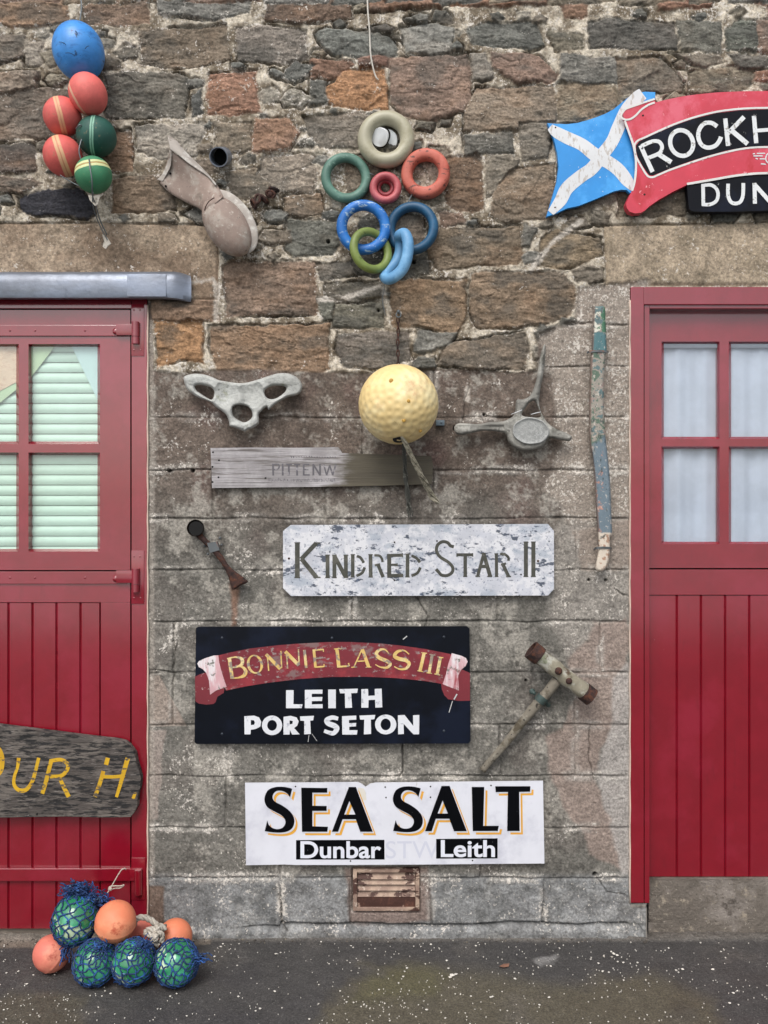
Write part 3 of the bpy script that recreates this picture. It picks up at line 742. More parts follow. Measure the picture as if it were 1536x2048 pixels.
# right door ------------------------------------------------------
rd = thing('stable_door', P(1525, 1876), 'red stable door with white net curtains, set back in its frame under the buff lintel', 'door'); rd['kind'] = 'thing'
RC = -.045
mb = MB(); mb.pbox(1261.5, 1288, 573.5, 1806, -.12, .004, .002); mb.pbox(1289, 1299, 610, 1806, -.05, -.004, .001)
mb.pbox(1762, 1788, 573.5, 1806, -.12, .004, .002)
a = P(1288.3, 609, .004); c = P(1761.7, 573.5, .004); mb.box(a.x, c.x, -.0035, .12, a.z, c.z, .002)
a = P(1299.3, 617, -.004); c = P(1755, 609.4, -.004); mb.box(a.x, c.x, .004, .05, a.z, c.z, .001)
mb.build('frame', red, rd, smooth=False)
mb = MB(); mb.tube([P(1260+.5*math.sin(i*1.7), 600+i*26.8, .002) for i in range(46)], [.0022+.0009*abs(math.sin(i*2.1)) for i in range(46)], 6); mb.build('sealant', m_seal, rd)
cols = [(1323, 1439), (1457.5, 1573), (1592, 1708)]; holes = [(x0, x1, y0, y1) for x0, x1 in cols for y0, y1 in ((683, 878), (893, 1088))]
mb = MB(); slab_with_holes(mb, 1292, 1752, 600, 1136, holes, RC-.04, RC); o = mb.build('upper_leaf', red, rd, smooth=False)
mb = MB(); [beads(mb, h, RC-.0132, RC, 4.5) for h in holes]; mb.build('glazing_bead', red, o, smooth=False)
for h in holes:
    mb = MB(); a = P(h[0]+3.5, h[3]-3.5, RC-.0135); c = P(h[1]-3.5, h[2]+3.5, RC-.0135); mb.add([(a.x, -RC+.0135, a.z), (c.x, -RC+.0135, a.z), (c.x, -RC+.0135, c.z), (a.x, -RC+.0135, c.z)], [(0, 1, 2, 3)]); mb.build('pane', glass, o, smooth=False)
a, c = P(1310, 1100, RC-.05), P(1725, 690, RC-.05); mb = MB(); nn = 240; V = []; F = []
for j in range(2):
    for i in range(nn+1):
        t = i/nn; x = a.x+(c.x-a.x)*t; f = .0065*math.sin(t*46)+.005*math.sin(t*23+1.3+.9*j)+.003*math.sin(t*97+2*j)
        V.append((x, -RC+.030+f*(.4 if j == 0 else 1.), c.z if j == 0 else a.z))
for i in range(nn): F.append((nn+1+i, nn+2+i, i+1, i))
mb.add(V, F); mb.build('curtain', m_curt, rd)
mb = MB(); mb.box(a.x, c.x, -RC+.0165, -RC+.0175, c.z-.016, c.z+.02); mb.build('curtain_heading', m_curt, rd)
mb = MB(); a, c = P(1305, 1105, RC-.05), P(1735, 680, RC-.05); mb.box(a.x, c.x, -RC+.085, -RC+.09, a.z, c.z); mb.build('backing', m_dark, rd, smooth=False)  # added panel, out of sight; stops the sky backlighting the curtain
s1 = [1353.5+48.3*i for i in range(7)]
bf = board_field('lower_leaf', 1293, 1692, 1191, 1753, s1, RC-.003, rd, dback=RC-.03)
mb = MB(); mb.pbox(1292, 1752, 1139, 1190, RC-.04, RC, .001); mb.pbox(1692.5, 1752, 1190.2, 1753, RC-.04, RC, .001); mb.build('rail', red, bf, smooth=False)
# doorstep: rough stone face below the leaf
mb = MB(); a = P(1296, 1857, -.035); c = P(1790, 1758, -.035); nn = 140; mm = 30; V = []; F = []
for j in range(mm+1):
    for i in range(nn+1):
        x = a.x+(c.x-a.x)*i/nn; z = -.02+(c.z+.02)*j/mm; xx, zz = np.array([[x*600]]), np.array([[z*600]])
        V.append((x, .030-.006*float(fbm(xx, zz, 40, 4, 301)[0, 0]), z))
for j in range(mm):
    for i in range(nn): q = j*(nn+1)+i; F.append((q, q+1, q+nn+2, q+nn+1))
V2 = [V[mm*(nn+1)], V[mm*(nn+1)+nn], (c.x, .2, c.z+.002), (a.x, .2, c.z+.002)]; mb.add(V, F); mb.add(V2, [(0, 1, 2, 3)])
o = mb.build('doorstep', pmat('step_stone', '6a625a', .9, layers=[('888079', 9, .45, .75), ('a39786', 32, .58, .8, (1, 1, 1), .8), ('4c443d', 11, .58, .8), ('bdb4a6', 120, .66, .76, (1, 1, 1), .6), ('3c352f', 90, .64, .74, (1, 1, 1), .6)], bmp=(70, 1.0, .006)), None); tag(o, kind='structure')

# lead flashing ---------------------------------------------------
lead = pmat('weathered_lead', '767b85', .42, .55, layers=[('8890a0', 5, .4, .75, (.6, 1, 2)), ('565c68', 16, .62, .85, (1, 1, 1), .6), ('a5a9ad', 40, .74, .85, (1, 1, 1), .6)], bmp=(25, .35, .004), var=.15)
nxl = 150; prof = [(0, -.0), (.035, .004), (.052, -.006), (.056, -.028), (.055, -.066), (.050, -.082), (.040, -.088), (.012, -.086)]
V = []; F = []; x0, x1 = (-205-CX)/S, (379-CX)/S*1.0; zt = CAMZ+(CY-546)/S
for i in range(nxl+1):
    t = i/nxl; x = x0+(x1-x0)*t; px = CX+x*S; e = float(sst(325, 383, np.array(px))); dent = .0012*float(fbm(np.array([[px*1.]]), np.array([[3.]]), 60, 3, 350)[0, 0])*3.5
    for (dd, zz) in prof:
        k = 1-dd/D
        V.append((x*k, -(dd*(1-.50*e**2)+dent*(dd > .02)), CAMZ+(zt+zz*(1+.05*e)-.010*e**4*(zz > -.03)-CAMZ)*k+dent*.5))
m_ = len(prof)
for i in range(nxl):
    for j in range(m_-1): q = i*m_+j; F.append((q, q+m_, q+m_+1, q+1))
F.append(tuple(range(nxl*m_, nxl*m_+m_)))
F.append(tuple(range(m_))[::-1])
lf = mk('lead_flashing', V, F, lead, None, True, auto=50); tag(lf, 'dented grey lead flashing capping the left red door', 'flashing')
mb = MB(); mb.pbox(254, 332, 548, 593, .0545, .0585, .001); o = mb.build('lap_joint', lead, lf, auto=21)
mb = MB(); mb.sph(P(367, 577, .034), (.006, .004, .006), 12, 8); mb.build('rivet', lead, lf)

# ------------------------------------------------------------------ things hung on the wall
rope_w = pmat('pale_rope', 'b8b1a6', .9, layers=[('7d766b', 60, .5, .7)], bmp=(250, .8, .002)); rope_g = pmat('grey_rope', '6f6f6a', .9, layers=[('3f4344', 50, .45, .7)], bmp=(250, .8, .002))
wire_m = pmat('dull_wire', '6d7376', .5, .6); rust = pmat('rusty_iron', '3d2a26', .85, .2, layers=[('5f3a2a', 60, .45, .7), ('241c1c', 25, .5, .7)], bmp=(120, .8, .003))
steel = pmat('white_steel', 'e4e6e8', .35, .25, layers=[('a5a8ac', 20, .6, .85)])
def stripe_mat(name, base, stripes, rough=.6, wear='00', line='d8c9a0', vscale=14, spots='8d7a5a', ax=0):
    """moulded plastic float: coloured body with a pale band round it (object-space plane x=const), fine darker seam lines in the band"""
    m, n, b = newmat(name); tc = n.nodes.new('ShaderNodeTexCoord'); sx = n.nodes.new('ShaderNodeSeparateXYZ'); n.links.new(tc.outputs['Object'], sx.inputs[0])
    v = noise(n, vscale, 5, .65); f = rng(n, v, .3, .7, .86, 1.12); cc = n.nodes.new('ShaderNodeCombineColor'); [n.links.new(f, cc.inputs[i]) for i in range(3)]
    c = mixc(n, 1.0, lin(base), cc.outputs[0], 'MULTIPLY'); x = math_(n, 'ADD', sx.outputs[ax], math_(n, 'MULTIPLY', math_(n, 'SUBTRACT', noise(n, 30, 3), .5), .003))
    for (pos, w, hx) in stripes:
        d = math_(n, 'ABSOLUTE', math_(n, 'SUBTRACT', x, pos), 0); k = rng(n, d, w*.8, w*1.1, 1, 0)
        wr = rng(n, noise(n, 55, 5, .7), .68, .76, 1, .25); c = mixc(n, math_(n, 'MULTIPLY', k, wr), c, lin(hx))
    c = mixc(n, rng(n, noise(n, 60, 5, .75), .62, .80, 0, .55), c, lin(spots))
    n.links.new(c, b.inputs['Base Color']); b.inputs['Roughness'].default_value = rough
    bump(n, b, noise(n, 120, 5, .7), .25, .001); return m
def ell_float(name, px, py, rx, ry, d, mat, label, tilt=0, yaw=0, cat='fishing float', group=None, egg=0.0, rd=None):
    """rx, ry in picture px at depth d; local x axis carries the stripe"""
    k = (1-d/D)/S; a, b = rx*k, ry*k; mb = MB()
    mb.sph((0, 0, 0), (a, rd*k if rd else min(a, b), b), 48, 32, None, (lambda v: 1+egg*v.z*(1-abs(v.z))) if egg else None)
    o = mk(name, mb.V, mb.F, mat, None, True, origin=(0, 0, 0)); o.location = P(px, py, d); o.rotation_euler = (0, R(tilt), R(yaw)); tag(o, label, cat, group)
    return o
G1 = 'hard floats strung down the wall beside the door'
blue = pmat('blue_float_plastic', '3a86cf', .38, layers=[('4f97dc', 9, .45, .7, (1, 1, 3), .7), ('1b4a8a', 14, .5, .75, (1, 1, 2.5), .7), ('1b2636', 34, .68, .74, (1.4, 1, 1), .8)], bmp=(30, .3, .002, (.4, .4, 3)))
ell_float('net_float', 157, 103, 50, 57, .08, blue, 'large egg shaped blue float, topmost of the string at the left', tilt=-12, group=G1, cat='fishing float')
cor = lambda nm, st, b='cd5e58': stripe_mat(nm, b, st, line='d8c9a0')
ell_float('net_float', 176, 188, 37, 42, .12, cor('coral_float_a', [(-.034, .004, 'd9a98c')], 'd4655e'), 'coral red egg shaped float touching the underside of the blue one', tilt=-24, yaw=-8, group=G1)
ell_float('net_float', 125, 233, 37, 38, .10, cor('coral_float_b', [(-.006, .0085, 'd6a27c'), (-.006, .002, 'c98a6a')]), 'coral red float with cream band, upper of the two left of the green', tilt=-14, yaw=14, group=G1)
ell_float('net_float', 126, 312, 38, 40, .10, cor('coral_float_c', [(-.002, .0115, 'd3a67e'), (-.002, .002, 'bf7f5f')], 'cb5a54'), 'coral red float with wide cream band, lower of the two left of the green', tilt=-18, yaw=10, group=G1)
ell_float('net_float', 193, 273, 39, 39, .09, stripe_mat('dark_green_float', '1f4f45', [(-.006, .0065, '7fae97'), (-.006, .0015, '3d6f60')]), 'dark bottle green float with one thin pale green band', tilt=3, yaw=10, group=G1)
ell_float('net_float', 187, 350, 36, 36, .12, stripe_mat('green_float', '3c7f5a', [(-.010, .0045, 'cdd09a'), (-.017, .002, 'b58a50'), (-.024, .0045, 'c6cb95')]), 'mid green float with yellowish double band, lowest of the string', tilt=78, yaw=0, group=G1)
# the cord that carries them
st = thing('hanging_line', P(165, 0, .03), 'thin grey line and frayed tail that strings the coloured floats at the left', 'line')
mb = MB(); mb.tube([P(160+3*math.sin(i*.5), -130+i*9, .03+.04*i/20) for i in range(21)], .0025, 6); mb.build('upper_line', wire_m, st)
mb = MB(); mb.tube(smooth_pts([P(178, 318, .17), P(180, 335, .19), P(184, 362, .19), P(185, 390, .165), P(192, 412, .11), P(200, 440, .07), P(214, 470, .045)], 5), .0022, 6)
mb.tube(smooth_pts([P(186, 385, .15), P(186, 410, .12), P(197, 445, .07), P(218, 486, .04)], 5), .002, 6)
mb.tube(smooth_pts([P(120, 350, .13), P(150, 368, .12), P(182, 380, .13)], 5), .0016, 6); mb.tube(smooth_pts([P(152, 258, .14), P(160, 250, .15), P(168, 262, .13), P(158, 300, .14), P(166, 330, .13)], 5), .0022, 6)
mb.build('lower_line', wire_m, st)
mb = MB(); flat_poly([(176, 389), (186, 392), (206, 388), (198, 398), (196, 408), (190, 412), (184, 405), (179, 400)], None, .13, .004, mb); mb.build('frayed_end', rope_w, st, smooth=False); mb = MB(); flat_poly([(204, 468), (214, 474), (222, 487), (216, 492), (211, 498), (205, 493), (208, 482)], None, .045, .004, mb)
mb.build('frayed_end', rope_w, st, smooth=False)
m_tarred = pmat('tarred_twine', '1c2430', .8, var=0)
for (a, b_, c, e) in ((118, 84, 133, 90), (131, 106, 148, 110), (170, 98, 178, 92), (150, 62, 155, 68)): mb = MB(); mb.tube(smooth_pts([P(a, b_, .155), P((a+c)/2, (b_+e)/2-2, .165), P(c, e, .155)], 5), .0009, 5); mb.build('loose_twine', m_tarred, st)

# weathered scoop -------------------------------------------------
bone_p = pmat('sun_bleached_fibre', '948278', .75, layers=[('a59a90', 12, .45, .65), ('6f6258', 8, .55, .75), ('c0b9ae', 70, .62, .72, (1, 1, 1), .6), ('5d5149', 60, .66, .74, (1, 1, 1), .6)], bmp=(70, .5, .002))
bone_l = pmat('bleached_fibre_pale', 'a8a098', .8, layers=[('c9c5be', 20, .5, .7), ('7a7068', 14, .6, .75)], bmp=(70, .5, .002))
sc = thing('weathered_scoop', P(430, 400), 'pinkish grey scoop with rounded bulb and flared neck, hanging slantwise below the pipe stub', 'scoop')
zb = zmap(5.908, 300, 250)
def lofted(name, A, B, thick, mat, bulge, parent, nu=30, nv=14, jag=None):
    """sheet between edge curves A and B (px,py,d); bulge(u,v) adds to d"""
    A = smooth_pts(A, 8); B = smooth_pts(B, 8); V = []; F = []
    def smp(L, t): f = t*(len(L)-1); i = min(int(f), len(L)-2); return L[i]*(1-(f-i))+L[i+1]*(f-i)
    for s_ in (0, 1):
        for j in range(nv+1):
            for i in range(nu+1):
                u, v = i/nu, j/nv; q = smp(A, u)*(1-v)+smp(B, u)*v; V.append(P(q[0], q[1], q[2]+bulge(u, v)-s_*thick))
    n0 = (nu+1)*(nv+1)
    for j in range(nv):
        for i in range(nu):
            q = j*(nu+1)+i; F.append((q, q+nu+1, q+nu+2, q+1)); F.append((n0+q, n0+q+1, n0+q+nu+2, n0+q+nu+1))
    for i in range(nu): q = nv*(nu+1)+i; F.append((i, i+1, n0+i+1, n0+i)); F.append((q, n0+q, n0+q+1, q+1))
    for j in range(nv): q = j*(nu+1); e = q+nu; F.append((q, n0+q, n0+q+nu+1, q+nu+1)); F.append((e, e+nu+1, n0+e+nu+1, n0+e))
    return mk(name, V, F, mat, parent)
Z = lambda L: [(p[0]/5.908+300, p[1]/5.908+250, p[2]) for p in L]
lofted('neck', Z([(245, 290, .075), (400, 420, .07), (560, 520, .07), (690, 600, .075), (800, 720, .085), (870, 850, .09)]), Z([(120, 690, .03), (230, 800, .03), (380, 890, .035), (500, 950, .04), (570, 980, .05), (640, 1040, .06)]), .006, bone_p, lambda u, v: .028*math.sin(math.pi*v)*u-.018*(1-u)*math.sin(math.pi*v)**2, sc)
lofted('folded_flap', Z([(205, 120, .05), (300, 170, .05), (420, 310, .05), (560, 450, .05), (680, 570, .06), (790, 700, .08)]), Z([(240, 290, .082), (330, 350, .08), (440, 440, .078), (560, 525, .076), (680, 610, .08), (770, 720, .088)]), .005, bone_l, lambda u, v: .010*math.sin(math.pi*v), sc)
lofted('torn_lip', Z([(225, 300, .07), (215, 420, .05), (150, 570, .035), (80, 645, .03)]), Z([(255, 310, .077), (245, 480, .055), (190, 590, .04), (150, 665, .035)]), .005, bone_l, lambda u, v: 0, sc)
k0 = .06
def place_ell(mb, zx, zy, a, b, dep, ang, d, f=None):
    rot = Matrix.Rotation(R(ang), 3, 'Y'); kk = (1-d/D)/S/5.908; mb.sph(P(zx/5.908+300, zy/5.908+250, d), (a*kk, dep, b*kk), 56, 36, rot, f)
mb = MB(); place_ell(mb, 900, 1185, 240, 392, .055, -33, .060, lambda v: 1-.04*v.z); mb.build('bulb', bone_p, sc)
mb = MB(); place_ell(mb, 962, 1145, 250, 428, .018, -34, .050); mb.build('flange', bone_l, sc)
for (a, b_) in ((240, 572), (186, 722)): mb = MB(); mb.sph(P(a/5.908+300, b_/5.908+250, .040 if a > 200 else .036), (.0035, .006, .0035), 10, 8); mb.build('rivet_hole', m_dark, sc)
mb = MB(); mb.tube(smooth_pts([P(*p) for p in Z([(760, 858, .113), (700, 900, .108), (660, 960, .1), (645, 1010, .093)])], 5), .0016, 6); mb.build('seam', rust, sc)
# chain behind it
ch = thing('rusty_chain', P(525, 395), 'short rusty chain tangle sticking out beyond the upper right of the scoop', 'chain'); mb = MB()
for (a, b_, d, ax, ro) in ((541, 388, .03, 0, 20), (528, 398, .025, 1, 40), (515, 398, .03, 0, 100), (507, 408, .025, 1, 60), (548, 379, .022, 1, 10)):
    rot = Euler((R(90 if ax else 20), R(ro), R(30*ax))).to_matrix(); mb.tube([P(a, b_, d)+rot @ Vector((.015*math.cos(t*.5236), 0, .0095*math.sin(t*.5236))) for t in range(12)], .0048, 8, closed=True)
mb.sph(P(541, 388, .03), (.010, .008, .010), 14, 8); mb.build('link', rust, ch)
# black pipe end
pc = thing('waste_pipe', P(442, 313), 'short grey pipe stub with a black opening, right of the slanting scoop', 'pipe'); mb = MB()
a, c = P(447, 313, 0), P(437, 314, .075); ax = (c-a).normalized(); r0 = .0305
prof = [(0, r0), (1, r0), (1.0, r0-.003), (.05, r0-.003)]; V = []; F = []; nn = 36; u = ax.orthogonal().normalized(); w = ax.cross(u)
for (t, r_) in prof: V += [a+(c-a)*t+(u*math.cos(6.2832*q/nn)+w*math.sin(6.2832*q/nn))*r_ for q in range(nn)]
for j in range(3): F += [(j*nn+q, j*nn+(q+1) % nn, (j+1)*nn+(q+1) % nn, (j+1)*nn+q) for q in range(nn)]
mb.add(V, F); mb.build('tube', pmat('grey_pvc', '6f7580', .35, var=.1, layers=[('23272f', 15, .55, .7)]), pc, auto=40)
mb = MB(); mb.add([a+(c-a)*.25+(u*math.cos(6.2832*q/nn)+w*math.sin(6.2832*q/nn))*(r0-.0035) for q in range(nn)], [tuple(range(nn))]); mb.build('bore', m_dark, pc)

# white cord over the rings
mb = MB(); mb.tube(smooth_pts([P(738, -130, .03), P(735, 0, .02), P(739, 60, .02), (P(741, 105, .022)), P(746, 135, .02), P(752, 154, .018), P(757, 160, .014)], 8), [.0028]*48+[.0015], 7)
o = mb.build('white_cord', pmat('white_cord_mat', 'c6c0b6', .8, bmp=(300, .5, .001)), None); tag(o, 'frayed white cord hanging from above the frame over the ring floats', 'cord')

# ring floats ----------------------------------------------------
G2 = 'ring shaped net floats tied in a cluster'
def ring(px, py, Ro, Ri, d, mat, label, rot=(0, 0, 0), sq=1.0, flat=1.0):
    k = (1-d/D)/S; Rm = (Ro+Ri)/2*k; r_ = (Ro-Ri)/2*k; n1_, n2_ = 64, 24; V = []; F = []
    for i in range(n1_):
        a = 2*math.pi*i/n1_
        for j in range(n2_):
            b_ = 2*math.pi*j/n2_; c_, s_ = math.cos(b_), math.sin(b_)
            if flat < 1: c_ = math.copysign(abs(c_)**flat, c_); s_ = math.copysign(abs(s_)**flat, s_)
            q = Rm+r_*c_; V.append((q*math.cos(a), r_*s_*sq, q*math.sin(a)))
    for i in range(n1_):
        for j in range(n2_): F.append((i*n2_+j, i*n2_+(j+1) % n2_, ((i+1) % n1_)*n2_+(j+1) % n2_, ((i+1) % n1_)*n2_+j))
    o = mk('ring_float', V, F, mat, None, True, origin=(0, 0, 0)); o.location = P(px, py, d); o.rotation_euler = tuple(R(a) for a in rot); return tag(o, label, 'ring float', G2)
def rm(nm, base, l2, spots=None, rough=.5, sp=(.66, .72)):
    L = [(l2, 10, .45, .7)];
    if spots: L.append((spots, 38, sp[0], sp[1], (1, 1, 2), .85))
    return pmat(nm, base, rough, layers=L, var=.08, bmp=(90, .25, .001))
ring(772, 279, 57, 28, .035, rm('cream_ring', 'a8a38d', '989279', '6d6752', .42, (.72, .76)), 'large cream ring float at the top of the cluster around a steel cap', sq=1.1)
ring(692, 356, 50, 31, .03, rm('sage_ring', '4f7265', '5f8476', '7fa08f'), 'sage green ring float at the left of the cluster', rot=(0, 0, 6))
ring(851, 348, 49, 26, .03, rm('coral_ring', 'c06858', 'ad5242', '4a3530', .6, (.60, .68)), 'coral ring float with dark scuffs at the right of the cluster', rot=(4, 0, -8), sq=1.25, flat=.72)
ring(771, 376, 32, 17, .04, rm('rose_ring', 'ad5257', 'bd666a'), 'small rose pink ring float in the middle of the cluster', sq=1.2)
ring(771, 376, 20, 9, .022, rm('rose_ring_in', '8e2f38', '7c2730'), 'x', sq=1.2)
core = [o for o in bpy.data.objects if o.get('label') == 'x'][0]; core.name = 'hub'
par = [o for o in bpy.data.objects if o.get('label', '').startswith('small rose')][0]
core.parent = par; core.location = core.location-par.location
for kx in ('label', 'category', 'group'): del core[kx]
ring(727, 455, 54, 33, .060, rm('bright_blue_ring', '2168b4', '2b7ac9', 'a5bccb', .5, (.60, .68)), 'bright blue ring float with chalky scuffed rim, linked through the olive one', rot=(4, 0, 4), sq=1.1)
ring(824, 457, 53, 34, .028, rm('teal_ring', '1d4c6c', '235b80', None), 'dark teal blue ring float half hidden behind the pale blue one', rot=(0, 0, -10), sq=1.2)
ring(742, 501, 47, 30, .070, rm('olive_ring', '6e7d3e', '80904c', '4f5a2c'), 'olive green ring float hanging linked through the bright blue one', rot=(-6, 14, 27), sq=1.0)
mb = MB(); _f = [(801, 470, .066), (809, 468, .078), (815, 480, .088), (816, 500, .093), (812, 522, .093), (803, 541, .088), (788, 554, .080), (776, 558, .068), (770, 552, .052), (778, 540, .042), (792, 525, .036), (800, 505, .034), (801, 485, .040), (799, 474, .052)]
mb.tube([P(*p) for p in smooth_pts(_f, 5, True)], .0185, 20, closed=True)
o = mb.build('ring_float', rm('pale_blue_ring', '5f93bd', '7fb0d6', '3a4c5c', .5, (.70, .76)), None); tag(o, 'pale blue ring float seen edge on like a crescent, lowest of the cluster', 'ring float', G2)
# flue cap in the cream ring's hole
fc = thing('steel_cap', P(768, 275), 'round white steel cap shining through the hole of the cream ring float', 'cap'); mb = MB()
mb.tube([P(772, 279, -.01), P(772, 279, .008)], .034, 32); mb.build('backplate', m_dark, fc, auto=40)
mb = MB(); mb.tube([P(775, 281, .005), P(774, 280, .018), P(774, 280, .02)], [.034, .034, .031], 32); mb.build('outer_disc', steel, fc, auto=40)
mb = MB(); mb.tube([P(768, 277, .018), P(766, 276, .021)], [.0315, .0315], 32); mb.build('shadow_gap', m_dark, fc, auto=40)
mb = MB(); mb.tube([P(763, 275, .02), P(760, 274, .036), P(759.5, 274, .038)], [.0295, .0295, .027], 32); mb.build('inner_disc', steel, fc, auto=40)
ti = thing('fixing_wire', P(768, 560, .02), 'fine twine hanging down below the pale blue ring float to a nail', 'wire'); mb = MB(); mb.tube(smooth_pts([P(768, 545, .05), P(769, 575, .02), P(765, 600, .02), P(771, 632, .015)], 5), .0010, 5)
mb.build('twine', wire_m, ti)
for _a, _b in ((P(705, 395, .03), P(725, 412, .045)), (P(826, 385, .03), P(812, 412, .035)), (P(748, 350, .03), P(735, 345, .03))): mb = MB(); mb.tube([_a, _b], .002, 5); mb.build('tie', wire_m, ti)

m_blem = pmat('amber_blemish', 'b58c3a', .5)
# yellow dimpled buoy --------------------------------------------
yb = thing('dimpled_buoy', P(797, 809, .13), 'pale yellow dimpled buoy hanging from a chain above the bleached board', 'buoy')
rad = 80*(1-.14/D)/S; bm = bmesh.new(); bmesh.ops.create_icosphere(bm, subdivisions=6, radius=1); co = np.array([v.co[:] for v in bm.verts]); fs = [[v.index for v in f.verts] for f in bm.faces]; bm.free()
ND = 300; i_ = np.arange(ND)+.5; ph = np.arccos(1-2*i_/ND); th = math.pi*(1+5**.5)*i_; dp = np.stack([np.cos(th)*np.sin(ph), np.cos(ph), np.sin(th)*np.sin(ph)], -1)
rotm = np.array(Euler((.5, .3, .2)).to_matrix()); dp = dp @ rotm.T
best = np.full(len(co), -1.)
for c_ in range(0, ND, 60): best = np.maximum(best, (co @ dp[c_:c_+60].T).max(1))
ang = np.arccos(np.clip(best, -1, 1)); dm = np.exp(-(ang/.068)**2)
pole = np.exp(-((1+co[:, 2])/.012)**2)
rr_ = rad*(1-.020*dm*(1-.5*sst(.5, 1, co[:, 2]))); vv = co*rr_[:, None]; ctr = P(797, 809, .14); rt = np.array(Euler((R(-22), 0, R(0))).to_matrix())
vv = vv @ rt.T
o = mk('shell', [tuple(np.array(ctr)+v) for v in vv], fs, pmat('yellow_buoy_plastic', 'e4c98e', .5, layers=[('e8d8a8', 6, .45, .7), ('c09a72', 5, .6, .8), ('a98a4a', 30, .7, .76, (1, 1, 1), .7)], var=.05, bmp=(60, .15, .001)), yb)
down = Vector(rt @ np.array([0, 0, -1.])); e0 = ctr+down*rad*.985
mb = MB(); mb.tube([e0-down*.004, e0+down*.0015], [.020, .018], 24); mb.build('socket', m_dark, yb)
for (a, b_, s_) in ((815, 812, .0055), (806, 848, .006), (839, 865, .0055), (782, 772, .007)):
    mb = MB(); q = P(a, b_, .14)-ctr; r2 = rad*rad-q.x**2-q.z**2; fr_ = ctr+Vector((q.x, -math.sqrt(max(r2, 0)), q.z)); mb.sph(fr_, (s_, .0022, s_), 16, 8); mb.build('blemish', m_blem, yb)
rs = random.Random(5)
def strands(mb, ctrl, n_, spread, r_, seed):
    q = random.Random(seed)
    for i in range(n_):
        ph_ = q.uniform(0, 6.28); of = q.uniform(.2, 1)*spread; pts = smooth_pts([P(*p) for p in ctrl], 8); out = []; ln = q.uniform(.84, 1)
        for j, p in enumerate(pts[:max(4, int(len(pts)*ln))]):
            t = j/len(pts); w_ = of*(.8+.8*t); out.append(Vector(p)+Vector((w_*math.cos(ph_+t*14), w_*math.sin(ph_+t*14)*.8, q.uniform(-.0006, .0006))))
        mb.tube(out, r_, 5)
mb = MB(); strands(mb, [(803, 872, .20), (822, 910, .17), (842, 950, .13), (860, 985, .09), (876, 1010, .07)], 26, .0085, .0015, 3); mb.build('pale_tail', pmat('frayed_rope', 'aaa391', .9, layers=[('6f6a5c', 80, .45, .65)]), yb)
mb = MB(); strands(mb, [(806, 878, .16), (809, 920, .08), (812, 960, .04), (816, 1000, .03), (822, 1038, .025)], 16, .0070, .0014, 9); mb.build('dark_tail', pmat('tarred_rope', '4d4d48', .9, layers=[('7f7e74', 60, .5, .7)]), yb)
mb = MB()
for i in range(9):
    c_ = P(796+.6*math.sin(i), 640+i*11.2, .02+.10*sst(2, 9, np.array(float(i)))); rot = Matrix.Rotation(R(90*(i % 2)+15), 3, 'Z')
    mb.tube([c_+rot @ Vector((.0045*math.cos(t*.628), 0, .0115*math.sin(t*.628))) for t in range(10)], .0021, 6, closed=True)
mb.build('chain', rust, yb)
mb = MB(); mb.tube([P(797, 626, -.01), P(797, 626, .03)], .0035, 8); mb.tube([P(797, 626, .03)+Vector((.008*math.cos(t*.5236), 0, -.006+.008*math.sin(t*.5236))) for t in range(12)], .0022, 6, closed=True); mb.sph(P(797, 623, .03), (.006, .005, .006), 10, 8); mb.build('hook', wire_m, yb)
mb = MB(); mb.pbox(872, 889, 840, 851, -.01, .02, .002); mb.sph(P(883, 845, .02), (.004, .003, .004), 8, 6); o = mb.build('blue_bracket', pmat('blue_grey_metal', '5d6a73', .6, .3), None, auto=40); tag(o, 'small blue grey metal clip on the wall right of the yellow buoy', 'bracket')

# inflated relief shapes (bones) ----------------------------------
def inflate(name, outline, holes, maxr, d, mat, parent, res=1.0, sculpt=None, thick=1.0, smooth_n=5, backk=.6):
    """closed body from an outline in px: rounded front and back, real thickness; maxr in px"""
    ol = np.array([p[:2] for p in smooth_pts(outline, smooth_n, True)]); hl = [np.array([p[:2] for p in smooth_pts(h, smooth_n, True)]) for h in holes]
    x0, y0 = ol.min(0)-3; x1, y1 = ol.max(0)+3; xs = np.arange(x0, x1, res); ys = np.arange(y0, y1, res); xx, yy = np.meshgrid(xs, ys)
    s = sdf(ol, xx, yy)
    for h in hl: s = np.minimum(s, -sdf(h, xx, yy))
    hh = np.sqrt(np.clip(1-(1-np.clip(s/maxr, 0, 1))**2, 0, 1))*maxr*thick
    off = np.zeros_like(xx)
    if sculpt: hh, off = sculpt(xx, yy, s, hh)
    ins = s > 0; idx = -np.ones(xx.shape, int); V = []; 
    # snap border vertices: include one ring outside, pulled onto the outline
    ring_ = ~ins & (s > -res*1.5); gxs, gys = np.gradient(s, res)[1], np.gradient(s, res)[0]
    use = ins | ring_; idx[use] = np.arange(use.sum()); jj = np.argwhere(use)
    front = []; back = []
    for (i, j) in jj:
        px_, py_ = xx[i, j], yy[i, j]; h = hh[i, j]/S
        if ring_[i, j]:
            g = math.hypot(gxs[i, j], gys[i, j])+1e-6; px_ += gxs[i, j]/g*(-s[i, j]); py_ += gys[i, j]/g*(-s[i, j]); h = 0
        dd = d+off[i, j]/S; front.append(P(px_, py_, dd+h)); back.append(P(px_, py_, dd-h*backk-.0006))
    n0 = len(front); V = front+back; F = []
    for i in range(len(ys)-1):
        for j in range(len(xs)-1):
            q = (idx[i, j], idx[i+1, j], idx[i+1, j+1], idx[i, j+1])
            if min(q) < 0 or not (ins[i, j] or ins[i+1, j] or ins[i+1, j+1] or ins[i, j+1]): continue
            F.append(q); F.append(tuple(n0+k for k in q[::-1]))
    return mk(name, V, F, mat, parent)
